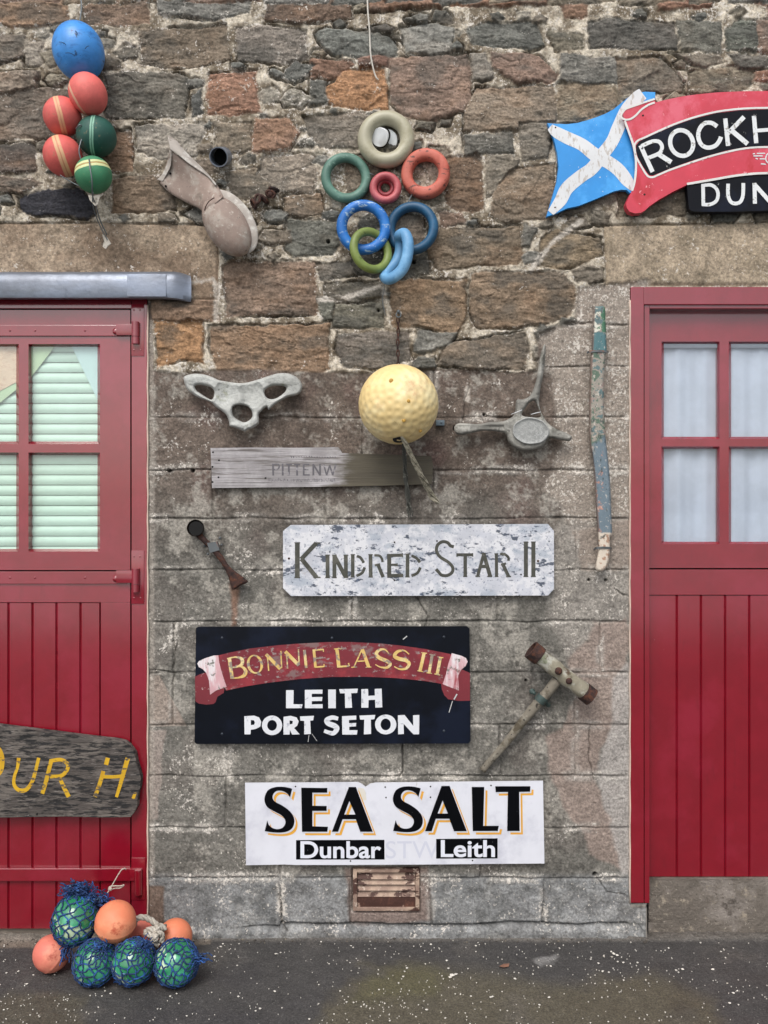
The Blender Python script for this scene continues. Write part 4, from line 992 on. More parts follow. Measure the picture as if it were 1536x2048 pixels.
bone = pmat('bleached_bone', 'a9aaa6', .7, layers=[('bfc0bc', 14, .42, .72), ('6f7169', 13, .55, .85, (1, 1, 1), .8), ('55584f', 75, .66, .78, (1, 1, 1), .7), ('85886a', 25, .62, .82, (1, 1, 1), .7), ('3f4039', 170, .68, .76, (1, 1, 1), .7)], bmp=(110, 1.0, .003))
zp = zmap(5.689, 350, 730)
OL = zp([(98, 150), (130, 118), (220, 98), (330, 108), (430, 140), (500, 172), (600, 190), (700, 205), (790, 205), (860, 190), (960, 160), (1080, 120), (1180, 95), (1280, 95), (1370, 130), (1430, 190), (1448, 250), (1430, 310), (1380, 345), (1290, 365), (1200, 410), (1120, 465), (1070, 510), (1040, 480), (990, 520), (955, 560), (955, 620), (950, 670), (890, 715), (830, 735), (800, 758), (760, 745), (690, 715), (625, 695), (615, 650), (590, 580), (540, 530), (470, 480), (410, 425), (300, 385), (240, 355), (160, 300), (120, 240)])
H1 = zp([(228, 245), (260, 228), (330, 232), (410, 255), (445, 300), (440, 360), (415, 395), (360, 370), (290, 325), (245, 290)])
H2 = zp([(1018, 310), (1040, 270), (1110, 238), (1210, 235), (1262, 255), (1255, 300), (1200, 350), (1130, 385), (1070, 385), (1030, 355)])
H3 = zp([(650, 520), (665, 470), (720, 455), (780, 458), (830, 475), (870, 520), (880, 580), (850, 625), (790, 652), (730, 630), (670, 590)])
def pelvis(xx, yy, s, hh):
    u = (xx-350)*5.689; v = (yy-730)*5.689
    def e(cx, cy, a, b): return np.clip(1-((u-cx)/a)**2-((v-cy)/b)**2, 0, 1)
    hh = hh-6*e(590, 330, 150, 170)**.7-6*e(870, 330, 150, 160)**.7+5*e(735, 400, 60, 90)+4*e(700, 700, 90, 60)+3*e(900, 620, 60, 90)+3*e(1230, 160, 220, 90)+3*e(250, 160, 160, 80)
    hh = hh+.9*fbm(xx, yy, 9, 4, 501)
    off = 14*np.clip(np.abs(u-735)/700, 0, 1)**1.5*0-5*e(735, 330, 300, 200)
    return np.where(s > 0, np.maximum(hh, .6), 0), off
pb = inflate('pelvis_bone', OL, [H1, H2, H3], 6, .035, bone, None, .9, pelvis, 1.7); tag(pb, 'bleached mask shaped pelvis bone with three holes, between the buoy and the left door', 'bone')
vt = thing('vertebra_bone', P(1026, 860), 'grey whale vertebra with a round centrum and long upward spine, right of the yellow buoy', 'bone')
bone2 = pmat('grey_bone', '7d7b75', .8, layers=[('a5a39c', 12, .45, .65), ('55544c', 10, .55, .75), ('3f3d38', 50, .6, .72, (1, 1, 1), .6)], bmp=(80, .7, .003, (.6, .6, 1.6)))
zv = zmap(5.908, 900, 680)
OV = zv([(50, 1030), (90, 988), (200, 985), (330, 992), (480, 968), (620, 960), (730, 910), (768, 850), (785, 712), (870, 700), (950, 650), (1005, 520), (1035, 380), (1055, 230), (1090, 100), (1122, 50), (1130, 130), (1118, 280), (1100, 420), (1072, 560), (1055, 700), (1060, 790), (1090, 880), (1160, 985), (1260, 1050), (1390, 1105), (1440, 1140), (1430, 1180), (1390, 1195), (1270, 1175), (1160, 1165), (1080, 1270), (900, 1310), (770, 1275), (690, 1200), (665, 1120), (590, 1088), (400, 1072), (230, 1105), (120, 1122), (60, 1095)])
HV = zv([(850, 885), (900, 790), (945, 735), (1000, 720), (1035, 780), (1068, 870), (1062, 912), (960, 912)])
def vert_s(xx, yy, s, hh):
    u = (xx-900)*5.908; v = (yy-680)*5.908
    off = 10*sst(1150, 800, v)*0+18*sst(900, 300, v)*0 - 6*sst(700, 200, u)*0
    hh = hh+1.2*fbm(xx*2, yy, 16, 4, 511)+.5*fbm(xx, yy, 5, 3, 512)
    # groove along the wings
    hh = hh-2.5*np.exp(-((v-1030-.02*(u-400))/26)**2)*(u < 640)+1.5*np.exp(-((v-990)/16)**2)*(u < 640)
    return np.where(s > 0, np.maximum(hh, .6), 0), off
inflate('process', OV, [HV], 7, .035, bone2, vt, .9, vert_s, 1.5)
mb = MB(); nn = 64; V = []; F = []; cx, cy = 955/5.908+900, 1072/5.908+680
rings = [(1.06, .025), (1.05, .052), (1.0, .060), (.97, .060), (.93, .057), (.7, .0565), (.4, .056), (.15, .056)]
for q, (rr0, dd) in enumerate(rings):
    for i in range(nn):
        a = 6.2832*i/nn; wv = 1+.015*math.sin(3*a)+.01*math.sin(7*a+1); V.append(P(cx+35.5*rr0*wv*math.cos(a)+.06*26*math.sin(a), cy+26.5*rr0*wv*math.sin(a)*(1 if math.sin(a) > 0 else .95), dd))
for q in range(len(rings)-1): F += [(q*nn+i, q*nn+(i+1) % nn, (q+1)*nn+(i+1) % nn, (q+1)*nn+i) for i in range(nn)]
F.append(tuple((len(rings)-1)*nn+i for i in range(nn))); mb.add(V, [f[::-1] for f in F])
mb.build('centrum', pmat('pitted_bone', '8f908e', .85, layers=[('a5a6a4', 90, .4, .7), ('66676a', 190, .55, .8, (1, 1, 1), .7)], bmp=(200, .8, .002)), vt)
mb = MB()
mb.tube(smooth_pts([P(1022, 829, .05), P(1034, 824, .062), P(1044, 820, .05)], 5), .0012, 5); mb.build('wire_tie', steel, vt); mb = MB(); mb.tube(smooth_pts([P(1062, 829, .05), P(1072, 826, .06), P(1081, 824, .05)], 5), .0012, 5); mb.build('wire_tie', steel, vt)

# ------------------------------------------------------------------ signs and boards
class Ink:
    """flat lettering built as real shapes on a board; each stroke sits a hair above the last"""
    def __init__(s, d, step=.00010): s.mb = MB(); s.d = d; s.st = step; s.n = 0
    def nd(s): s.n += 1; return s.d+s.st*(s.n % 7)
    def poly(s, pts, holes=None): flat_poly(pts, holes, s.nd(), 0, s.mb)
    def rib(s, pts, w, straight=False, n=7): ribbon(s.mb, pts, w, s.nd(), n, straight)
    def bar(s, a, b, w): ribbon(s.mb, [a, b], w, s.nd(), 1, True)
    def build(s, name, mat, parent): return s.mb.build(name, mat, parent, smooth=False)
def ell(cx, cy, a, b, n=36, rot=0):
    c_, s_ = math.cos(R(rot)), math.sin(R(rot))
    return [(cx+a*math.cos(t)*c_-b*math.sin(t)*s_, cy+a*math.cos(t)*s_+b*math.sin(t)*c_) for t in [6.28318*i/n for i in range(n)]]
def Zp(sc, ox, oy, pts): return [(x/sc+ox, y/sc+oy) for x, y in pts]
def shift(p, dx, dy): return [(x+dx, y+dy) for x, y in p]
def board(name, outline, d, th, mat, parent, holes=None, label=None):
    mb = flat_poly(outline, holes, d, th); mb.box  # front + sides
    o = mb.build(name, mat, parent, smooth=False)
    if label: o['label'] = label
    return o
def screws(parent, pts, d, mat, r_=.004):
    for (a, b_) in pts:
        mb = MB(); mb.sph(P(a, b_, d), (r_, .002, r_), 12, 6); mb.build('screw', mat, parent)
def text_mesh(txt, x0, x1, y0, y1, d, mat, parent, name='lettering', bold=.0):
    cu = bpy.data.curves.new('t', 'FONT'); cu.body = txt; cu.size = 1; cu.offset = bold; cu.resolution_u = 6; ob = bpy.data.objects.new('t', cu); COL.objects.link(ob)
    dg_ = bpy.context.evaluated_depsgraph_get(); me = bpy.data.meshes.new_from_object(ob.evaluated_get(dg_)); bpy.data.objects.remove(ob)
    a = np.array([v.co[:] for v in me.vertices]); lo, hi = a.min(0), a.max(0)
    V = [P(x0+(v[0]-lo[0])/(hi[0]-lo[0])*(x1-x0), y1-(v[1]-lo[1])/(hi[1]-lo[1])*(y1-y0), d) for v in a]; F = [tuple(p.vertices) for p in me.polygons]; bpy.data.meshes.remove(me)
    return mk(name, V, F, mat, parent, False)

# white trade sign -------------------------------------------------
sg = thing('name_board', P(788, 1728), 'white SEA SALT board with black letters shadowed in orange, above the rusty vent', 'sign')
d0 = .022; mwht = pmat('white_sign_paint', 'd3d4dc', .3, layers=[('bcbdc8', 5, .5, .75), ('a9a79f', 45, .70, .78, (1, 1, .3), .5)], var=.03, coat=.3)
OB = [(490, 1566), (600, 1565.5), (716, 1564.5), (724, 1568), (731, 1574), (740, 1568), (752, 1565.5), (860, 1564.5), (1000, 1563), (1086, 1562), (1089, 1727), (960, 1728), (860, 1729), (700, 1730), (592, 1730), (570, 1729), (492, 1730.5)]
board('panel', OB, d0, .005, mwht, sg)
blk = pmat('black_sign_paint', '07080c', .3, layers=[('b9bcc6', 75, .80, .83, (1, 1, 1), .7)], var=.1, spec=.12); org = pmat('orange_sign_paint', 'd9a03c', .35, var=.04); wh2 = pmat('white_outline_paint', 'd4d6e0', .3, var=.02)
Ss = [(502, 132), (480, 215), (455, 180), (410, 155), (360, 152), (325, 175), (312, 215), (335, 255), (400, 290), (470, 340), (512, 395), (522, 450), (505, 505), (460, 540), (390, 553), (310, 550), (237, 540), (262, 435), (275, 475), (310, 508), (360, 520), (410, 505), (435, 465), (430, 425), (395, 385), (330, 350), (265, 310), (237, 255), (240, 200), (270, 145), (330, 118), (400, 113), (455, 120)]
Es = [(588, 122), (838, 125), (838, 170), (695, 170), (695, 295), (832, 297), (832, 345), (695, 345), (695, 492), (845, 497), (838, 545), (595, 545)]
As = ([(1045, 115), (1112, 115), (1275, 545), (1155, 545), (1112, 425), (985, 425), (942, 545), (882, 545)], [[(1050, 250), (1108, 380), (1000, 380)]])
A2 = ([(495, 105), (572, 105), (738, 540), (615, 540), (570, 420), (440, 420), (400, 540), (336, 540)], [[(505, 245), (556, 370), (457, 370)]])
Lq = [(785, 115), (905, 115), (895, 488), (1045, 488), (1035, 538), (795, 538)]; Tq = [(1010, 108), (1348, 108), (1345, 160), (1240, 163), (1245, 538), (1125, 538), (1132, 163), (1015, 165)]
def closeS(p):  # densify the curved S outline, corners kept at the terminals
    c_ = {0, 1, 16, 17}; out = []; m = len(p)
    for i in range(m):
        a, b, c, d_ = [np.array(p[j % m], float) for j in (i-1, i, i+1, i+2)]
        if i in c_: a = b
        if (i+1) % m in c_: d_ = c
        if i in c_ and (i+1) % m in c_: out.append(tuple(b)); continue
        for k in range(4):
            t = k/4; out.append(tuple(.5*((2*b)+(-a+c)*t+(2*a-5*b+4*c-d_)*t*t+(-a+3*b-3*c+d_)*t**3)))
    return out
S1 = closeS(Ss); S2 = shift(S1, -207, -4)
GL = [(4.8, 480, 1550, S1, []), (4.8, 480, 1550, Es, []), (4.8, 480, 1550, As[0], As[1]), (4.8, 780, 1550, S2, []), (4.8, 780, 1550, A2[0], A2[1]), (4.8, 780, 1550, Lq, []), (4.8, 780, 1550, Tq, [])]
for (dx, dy, dd, mt, nm) in ((31, 33, .0003, org, 'letter_shadow'), (13, 14, .0012, wh2, 'letter_outline'), (7, 7, .0021, wh2, 'letter_outline'), (0, 0, .0030, blk, 'lettering')):
    ik = Ink(d0+dd)
    for (sc_, ox, oy, p, h) in GL: ik.poly(Zp(sc_, ox, oy, shift(p, dx, dy)), [Zp(sc_, ox, oy, shift(q, dx, dy)) for q in h])
    ik.build(nm, mt, sg)
ik = Ink(d0+.0003); ik.poly(Zp(4.8, 480, 1550, [(538, 625), (1386, 622), (1388, 812), (538, 812)])); ik.build('name_plate', blk, sg); ik = Ink(d0+.0003); ik.poly(Zp(4.8, 780, 1550, [(443, 614), (1033, 608), (1033, 801), (443, 803)])); ik.build('name_plate', blk, sg)
text_mesh('Dunbar', 480+580/4.8, 480+1356/4.8, 1550+635/4.8, 1550+801/4.8, d0+.0022, wh2, sg, 'lettering', .022)
text_mesh('Leith', 780+488/4.8, 780+1008/4.8, 1550+624/4.8, 1550+790/4.8, d0+.0022, wh2, sg, 'lettering', .022)
text_mesh('STW', 772, 878, 1682, 1717, d0+.0003, pmat('ghost_letters', 'c3c5d2', .35, var=.02), sg, 'ghost_lettering', .0)
ik = Ink(d0+.0004); ik.poly(Zp(4.8, 480, 1550, [(1130, 120), (1190, 130), (1205, 165), (1215, 240), (1160, 245)])); ik.build('torn_sticker', pmat('yellowed_sticker', 'cfcac0', .5, var=.03), sg)
dk = pmat('screw_dark', '23211f', .6, .4, var=0)
screws(sg, [(591, 1573), (770.5, 1574), (772, 1595), (861, 1573), (861, 1594.5), (982, 1571), (701, 1722), (945, 1721)], d0, dk, .0027)

# black and red banner board ---------------------------------------
bs = thing('name_board', P(664, 1487), 'navy black BONNIE LASS III board with a worn red scroll over white LEITH PORT SETON', 'sign')
mnv = pmat('navy_black_paint', '080c15', .42, layers=[('121827', 4, .45, .7), ('9ea3a8', 55, .86, .88, (1, 1, 1), .8)], var=.1, spec=.15)
d0 = .024
board('panel', [(392, 1256), (396, 1254), (934, 1253), (939, 1257), (941, 1482), (937, 1487), (393, 1488), (389, 1484)], d0, .012, mnv, bs)
mban = pmat('worn_red_scroll', '6f1f2a', .5, layers=[('8a2a33', 12, .5, .7), ('8f8582', 48, .62, .70, (1, 1, 1.4), .85), ('7f7471', 11, .56, .68, (1, 1, 1.6), .6)], var=.08)
mtail = pmat('plain_red_scroll', '70222c', .5, layers=[('b9a3a0', 60, .72, .76)], var=.08)
mpink = pmat('pink_white_scroll', 'c49ba0', .5, layers=[('d9d2d4', 16, .42, .6, (2.2, 1, .4)), ('77756f', 50, .60, .68), ('9b4a52', 13, .60, .72, (2.2, 1, .4))], var=.08)
zl = lambda p: Zp(5.12, 380, 1250, p); zr = lambda p: Zp(5.12, 650, 1250, p)
ik = Ink(d0+.0003, 0); ik.poly(zl([(50, 530), (100, 505), (165, 485), (200, 560), (330, 600), (352, 650), (345, 695), (280, 735), (262, 790), (240, 808), (170, 816), (90, 805), (55, 780)])); ik.build('scroll_tail', mtail, bs); ik = Ink(d0+.0003, 0)
ik.poly(zr([(1395, 450), (1485, 492), (1485, 775), (1370, 778), (1260, 760), (1222, 720), (1195, 655), (1190, 600), (1370, 600), (1365, 520)])); ik.build('scroll_tail', mtail, bs)
top_ = [(428, 1313), (460, 1305), (500, 1297), (560, 1290), (610, 1286.5), (660, 1284), (700, 1284), (760, 1287), (800, 1291), (850, 1298), (905, 1309), (912, 1311)]
bot_ = [(898, 1371), (880, 1367), (850, 1362), (790, 1356), (730, 1353.5), (660, 1354), (600, 1358), (540, 1365), (490, 1373), (452, 1381)]
ik = Ink(d0+.0007, 0); ik.poly(top_+bot_); ik.build('scroll', mban, bs)
ik = Ink(d0+.0012, 0); ik.poly(zl([(75, 395), (90, 370), (150, 342), (245, 312), (290, 310), (300, 390), (330, 500), (375, 635), (270, 668), (205, 715), (200, 640), (195, 570), (165, 490), (130, 452), (90, 430)])); ik.build('scroll_fold', mpink, bs); ik = Ink(d0+.0012, 0)
ik.poly(zr([(1298, 288), (1400, 316), (1445, 340), (1460, 375), (1440, 420), (1392, 462), (1365, 520), (1368, 600), (1370, 670), (1290, 640), (1205, 605), (1240, 500), (1262, 400)])); ik.build('scroll_fold', mpink, bs)
mgold = pmat('worn_gold_leaf', 'cfae66', .5, layers=[('d9c48e', 14, .45, .65), ('857a74', 34, .50, .60, (1, 1, 1.2), .92)], var=.1)
ik = Ink(d0+.0020, .00012)
def LB(a, b, w, z=zl, sc=5.12): q = z([a, b]); ik.bar(q[0], q[1], w/sc)
def LR(pts, w, z=zl, sc=5.12): ik.rib(z(pts), [x/sc for x in w] if isinstance(w, list) else w/sc)
LB((402, 335), (432, 548), 36); LR([(395, 342), (470, 328), (530, 350), (532, 400), (480, 428), (425, 436)], [14, 18, 34, 34, 18, 12]); LR([(425, 436), (520, 425), (568, 465), (555, 515), (500, 538), (430, 545)], [12, 18, 36, 36, 18, 14]); LB((380, 345), (425, 336), 12)
ik.poly(zl(ell(665, 402, 82, 98, rot=-14)), [zl(ell(665, 402, 54, 84, rot=-14))])
LB((790, 295), (806, 470), 14); LB((778, 300), (925, 450), 34); LB((930, 265), (938, 440), 14)
LB((988, 285), (1000, 445), 14); LB((975, 272), (1115, 412), 36); LB((1110, 250), (1118, 410), 14); LB((1172, 255), (1190, 440), 28)
LB((1268, 250), (1285, 435), 28); LB((1265, 258), (1362, 250), 15); LB((1275, 345), (1335, 338), 13); LB((1280, 432), (1372, 424), 16); LB((1365, 245), (1366, 275), 10); LB((1372, 400), (1374, 430), 10)
ik.build('scroll_lettering', mgold, bs); ik = Ink(d0+.0020, .00012)
LB((122, 245), (142, 432), 36, zr); LB((125, 428), (242, 420), 18, zr); LB((92, 246), (178, 240), 12, zr); LB((240, 390), (250, 422), 14, zr)
LB((378, 250), (296, 432), 14, zr); LB((382, 248), (448, 432), 34, zr); LB((330, 372), (425, 366), 12, zr); LB((270, 432), (330, 430), 10, zr); LB((415, 434), (475, 430), 10, zr)
LR([(655, 292), (610, 250), (550, 260), (525, 300), (560, 338), (635, 370), (668, 402), (635, 435), (570, 432), (515, 405)], [10, 16, 30, 36, 38, 38, 34, 26, 14, 10], zr)
LR([(862, 300), (810, 262), (745, 272), (712, 315), (755, 345), (830, 362), (862, 400), (828, 445), (765, 452), (708, 425)], [10, 16, 30, 36, 38, 38, 34, 26, 16, 10], zr)
ik.build('scroll_lettering', mgold, bs); ik = Ink(d0+.0020, .00012); LB((1015, 285), (972, 472), 34, zr); LB((1098, 305), (1066, 490), 30, zr); LB((1182, 330), (1148, 505), 32, zr)
for (a, b_) in (((985, 282), (1045, 290)), ((945, 468), (1005, 478)), ((1070, 300), (1130, 310)), ((1040, 488), (1095, 496)), ((1150, 325), (1212, 336)), ((1120, 500), (1178, 512))): LB(a, b_, 10, zr)
ik.build('scroll_lettering', mgold, bs)
mwl = pmat('white_hand_lettering', 'd3d5da', .4, layers=[('a9abb4', 50, .62, .72)], var=.04)
zq = lambda p: Zp(3.938, 470, 1360, p); ik = Ink(d0+.0005)
for p, h in [([(402, 80), (462, 80), (460, 190), (532, 192), (525, 222), (402, 222)], 0), ([(550, 78), (690, 76), (688, 108), (605, 108), (605, 135), (688, 133), (685, 165), (605, 166), (605, 192), (690, 190), (690, 222), (550, 222)], 0),
    ([(733, 75), (794, 75), (794, 222), (735, 222)], 0), ([(820, 72), (968, 68), (962, 102), (915, 104), (922, 218), (868, 220), (865, 105), (828, 105)], 0),
    ([(995, 72), (1048, 70), (1050, 125), (1102, 122), (1100, 70), (1155, 68), (1160, 215), (1105, 218), (1104, 155), (1052, 158), (1050, 218), (995, 218)], 0),
    ([(73, 285), (150, 280), (190, 295), (207, 330), (200, 365), (165, 385), (125, 392), (122, 428), (75, 428)], [(125, 315), (150, 318), (157, 335), (150, 352), (125, 356)]),
    (ell(292, 357, 80, 77), ell(292, 357, 38, 42)), ([(382, 290), (440, 282), (485, 295), (502, 325), (490, 360), (465, 378), (510, 428), (450, 430), (432, 392), (430, 430), (382, 430)], [(430, 318), (455, 323), (452, 345), (430, 350)]),
    ([(512, 287), (622, 282), (615, 318), (592, 320), (598, 425), (545, 428), (545, 322), (515, 320)], 0),
    ([(843, 285), (955, 280), (955, 312), (898, 315), (898, 340), (955, 338), (952, 365), (900, 368), (900, 395), (965, 395), (960, 430), (845, 430)], 0),
    ([(980, 280), (1105, 275), (1098, 308), (1070, 312), (1072, 425), (1015, 428), (1018, 312), (985, 312)], 0), (ell(1187, 350, 84, 78), ell(1187, 350, 40, 46)),
    ([(1283, 278), (1335, 275), (1404, 362), (1402, 278), (1452, 275), (1450, 428), (1405, 428), (1328, 345), (1330, 425), (1285, 428)], 0)]:
    if p[0] == (73, 285): ik.build('lettering', mwl, bs); ik = Ink(d0+.0005)
    if p[0] == (843, 285): ik.build('lettering', mwl, bs); ik = Ink(d0+.0005); ik.rib(zq([(812, 305), (765, 296), (722, 315), (735, 342), (785, 362), (802, 385), (770, 420), (702, 400)]), [30/3.938, 34/3.938, 36/3.938, 40/3.938, 42/3.938, 40/3.938, 34/3.938, 28/3.938])
    ik.poly(zq(p), [zq(h)] if h else None)
ik.build('lettering', mwl, bs)
screws(bs, [(444, 1276), (664, 1276), (888, 1274), (444, 1468), (888, 1462)], d0, pmat('screw_navy', '30363f', .4, .3), .0045)
ik = Ink(d0+.0026)
for a, b_, w in (((914, 1388), (908, 1399), 2.6), ((905, 1402), (898, 1425), 1.6), ((618, 1470), (616, 1484), 1), ((624, 1468), (634, 1482), .9), ((806, 1279), (814, 1272), 2)): ik.bar(a, b_, w)
ik.build('bird_splash', pmat('dried_splash', 'b5b5b5', .8, var=0), bs)

# peeling stencilled boat board --------------------------------------
ks = thing('name_board', P(838, 1190), 'peeling whitewashed KINDRED STAR II board with clipped corners and grey stencilled letters', 'sign'); d0 = .026
mpeel = pmat('peeling_whitewash', 'b9bbc3', .6, layers=[('d0d0d4', 22, .42, .6), ('97a0ac', 14, .52, .7, (1, 1, 1.8), .7), ('2f3a4c', 26, .60, .67, (.8, 1, 1.6), .92), ('59647a', 110, .58, .72, (1, 1, 1), .7), ('8f8076', 7, .76, .88)], var=.08, bmp=(70, .4, .002))
board('panel', [(566, 1062), (581, 1050), (1096, 1048), (1108, 1062), (1108, 1178), (1096, 1191), (582, 1192), (566, 1176)], d0, .018, mpeel, ks)
mst = pmat('grey_stencil_paint', '3f3f38', .7, layers=[('55544c', 30, .5, .7), ('8c8a84', 80, .74, .84)], var=.12)
z1 = lambda p: Zp(5.486, 560, 1040, p); zz2 = lambda p: Zp(5.297, 830, 1040, p); ik = Ink(d0+.0004, .00012)
def KB(a, b, w, z=z1, serif=True):
    q = z([a, b]); s_ = 5.4; ik.bar(q[0], q[1], w/s_)
    if serif:
        for e, o_ in ((q[0], 0), (q[1], 0)): ik.bar((e[0]-w*.60/s_, e[1]), (e[0]+w*.60/s_, e[1]), 12/s_)
def KR(pts, w, z=z1): ik.rib(z(pts), w/5.4)
KB((190, 250), (190, 632), 52); KB((400, 252), (232, 430), 46, serif=False); KB((235, 425), (402, 632), 48, serif=False); ik.bar(*z1([(370, 252), (442, 252)]), 14/5.4); ik.bar(*z1([(365, 630), (445, 630)]), 14/5.4)
KB((522, 385), (522, 632), 42); KB((597, 385), (597, 632), 42); KB((592, 385), (722, 630), 44, serif=False); KB((722, 385), (724, 630), 42)
KB((798, 380), (798, 625), 38); KR([(842, 395), (885, 415), (920, 470)], 30); KR([(930, 520), (900, 580), (838, 614)], 30)
KB((993, 380), (995, 625), 40); KR([(1035, 388), (1090, 392), (1118, 425), (1125, 462)], 26); KR([(1040, 497), (1098, 485)], 24); KB((1075, 490), (1132, 628), 38, serif=False)
KB((1198, 375), (1198, 628), 44, serif=False); KB((1176, 390), (1350, 385), 34, serif=False); KB((1200, 492), (1292, 490), 24, serif=False); KB((1176, 612), (1352, 608), 38, serif=False); KB((1286, 474), (1286, 508), 12, serif=False); KB((1344, 365), (1344, 408), 12, serif=False)
KB((1400, 374), (1398, 624), 40); KR([(1445, 392), (1500, 420), (1535, 465)], 30); KR([(1540, 520), (1508, 580), (1443, 612)], 30)
ik.build('stencilled_lettering', mst, ks); ik = Ink(d0+.0004, .00012)
KR([(412, 283), (375, 272), (345, 240), (290, 230), (240, 265), (228, 325), (265, 390), (350, 445), (398, 500), (392, 555), (340, 588), (280, 582), (250, 550), (222, 520)], 34, zz2)
KB((440, 368), (614, 368), 32, zz2, False); KB((445, 352), (445, 390), 14, zz2, False); KB((610, 350), (610, 388), 14, zz2, False); KB((532, 368), (532, 598), 38, zz2)
KB((728, 360), (662, 600), 34, zz2, False); KB((728, 360), (798, 600), 42, zz2, False); KB((690, 492), (765, 492), 36, zz2, False); ik.bar(*zz2([(705, 355), (750, 355)]), 3); ik.bar(*zz2([(640, 597), (690, 597)]), 2.5); ik.bar(*zz2([(765, 597), (818, 597)]), 2.5)
KB((862, 358), (864, 598), 34, zz2); KR([(902, 362), (950, 365), (988, 395), (990, 432)], 28, zz2); KR([(910, 474), (965, 460)], 24, zz2); KB((932, 470), (992, 598), 36, zz2, False); ik.bar(*zz2([(965, 598), (1018, 598)]), 2.5)
ik.build('stencilled_lettering', mst, ks); ik = Ink(d0+.0004, .00012)
KB((1175, 233), (1175, 598), 44, zz2); KB((1254, 233), (1254, 598), 44, zz2)
ik.build('stencilled_lettering', mst, ks)
screws(ks, [(789, 1084.5), (789, 1160.5), (874, 1082), (1042, 1149)], d0, dk, .003); screws(ks, [(578, 1117), (1076, 1122)], d0, rust, .004)

# bleached board with faded stencil ----------------------------------
wb = thing('weathered_board', P(640, 975), 'bleached grey plank with faint stencilled letters, its right end dull green under the buoy', 'board'); d0 = .022
mwood = pmat('silvered_wood', '938f90', .85, layers=[('aeaaac', 6, .4, .62), ('6d6866', 30, .52, .7, (.12, 1, 2.2)), ('4a4645', 45, .62, .7, (.06, 1, 2.6), .9)], var=.1, bmp=(45, .8, .003, (.1, 1, 2.4)))
malg = pmat('algae_wood', '50503c', .85, layers=[('6b6a45', 8, .45, .65, (.5, 1, 1)), ('3f3b34', 30, .5, .68, (.12, 1, 2.2))], var=.15, bmp=(45, .8, .003, (.1, 1, 2.4)))
_n = mwood.node_tree; _b = _n.nodes['Principled BSDF']; _src = _b.inputs['Base Color'].links[0].from_socket; _tc = _n.nodes.new('ShaderNodeTexCoord'); _sx = _n.nodes.new('ShaderNodeSeparateXYZ'); _n.links.new(_tc.outputs['Object'], _sx.inputs[0])
_x = math_(_n, 'ADD', _sx.outputs[0], math_(_n, 'MULTIPLY', math_(_n, 'SUBTRACT', noise(_n, 7, 5, .65, (.6, 1, 2.2)), .5), .30))
_dirty = mixc(_n, noise(_n, 22, 5, .65, (.2, 1, 1.6)), lin('453f38'), lin('605a4b')); _n.links.new(mixc(_n, rng(_n, _x, .02, .12), _src, _dirty), _b.inputs['Base Color'])
board('plank', [(421, 896), (500, 895), (600, 895.5), (676, 894), (681, 900), (684, 906), (760, 908.5), (862, 912), (866, 930), (864, 968), (760, 971.5), (672, 973), (560, 974.5), (424, 976), (423, 940)], d0, .017, mwood, wb)
mft = pmat('faint_stencil', '615e63', .85, layers=[('9a969a', 70, .58, .70, (1, 1, 1), .9)], var=.1); ik = Ink(d0+.0004)
zw = lambda p: Zp(3.268, 410, 880, p)
def WB(a, b, w=12): q = zw([a, b]); ik.bar(q[0], q[1], w/3.268)
WB((444, 155), (446, 232)); ik.rib(zw([(448, 160), (480, 160), (484, 178), (470, 192), (448, 193)]), 9/3.268); WB((508, 155), (508, 232)); WB((528, 160), (568, 160), 9); WB((548, 160), (548, 232)); WB((582, 160), (622, 160), 9); WB((602, 160), (602, 232))
WB((645, 157), (645, 232)); WB((645, 160), (682, 160), 9); WB((645, 193), (675, 193), 9); WB((645, 228), (684, 228), 9); WB((708, 157), (708, 232)); WB((708, 160), (752, 230), 11); WB((752, 157), (752, 232)); WB((775, 158), (795, 230), 10); WB((795, 230), (815, 165), 10); WB((815, 165), (835, 230), 10); WB((835, 230), (855, 158), 10)
q_ = random.Random(8)
for i in range(46):
    x = 415+i*9.6; y = 262+q_.uniform(-3, 3); WB((x, y-q_.uniform(4, 12)), (x+q_.uniform(-2, 3), y+q_.uniform(4, 12)), q_.uniform(2, 6))
for i in range(18): x = 560+i*17; WB((x, 108+q_.uniform(-6, 4)), (x+q_.uniform(3, 11), 112+q_.uniform(-3, 6)), q_.uniform(3, 7))
ik.build('faded_lettering', mft, wb)
for (a, b_) in ((426, 904.5), (438, 920.5), (425, 933.5), (437, 954.5), (425, 964), (531, 956)):
    mb = MB(); mb.sph(P(a, b_, d0), (.0035, .0015, .003), 10, 6); mb.build('nail_hole', m_dark, wb)
# keep the nail holes part of the board only

# curved boat banner with flag ---------------------------------------
rk = thing('boat_banner', P(1430, 425), 'curved red and black ROCKH banner with a blue and white saltire flag end', 'sign')
mfl = pmat('sky_blue_paint', '2387cf', .4, layers=[('3f9be0', 8, .5, .7), ('b9cbd6', 60, .72, .76)], var=.05); mfw = pmat('scuffed_white_paint', 'cfd0d2', .55, layers=[('a79c92', 60, .56, .66, (1.5, 1, .5), .8)], var=.05)
mrd = pmat('faded_crimson_paint', 'bf3346', .45, layers=[('cf5a6c', 5, .45, .7), ('b0222f', 9, .55, .72, (1, 1, .5)), ('d9949c', 50, .72, .77)], var=.06); mbk = pmat('chipped_black_paint', '0a0c14', .45, layers=[('121726', 5, .5, .7), ('8a8a88', 26, .74, .76)], var=.08, spec=.15)
mwr = pmat('white_raised_edge', 'cfcdca', .5, layers=[('8c877e', 60, .62, .72)], var=.05); mwl2 = pmat('chipped_white_letter', 'cfd1d2', .5, layers=[('8f8c84', 60, .6, .68), ('2b2e36', 45, .68, .71)], var=.05)
df = .035
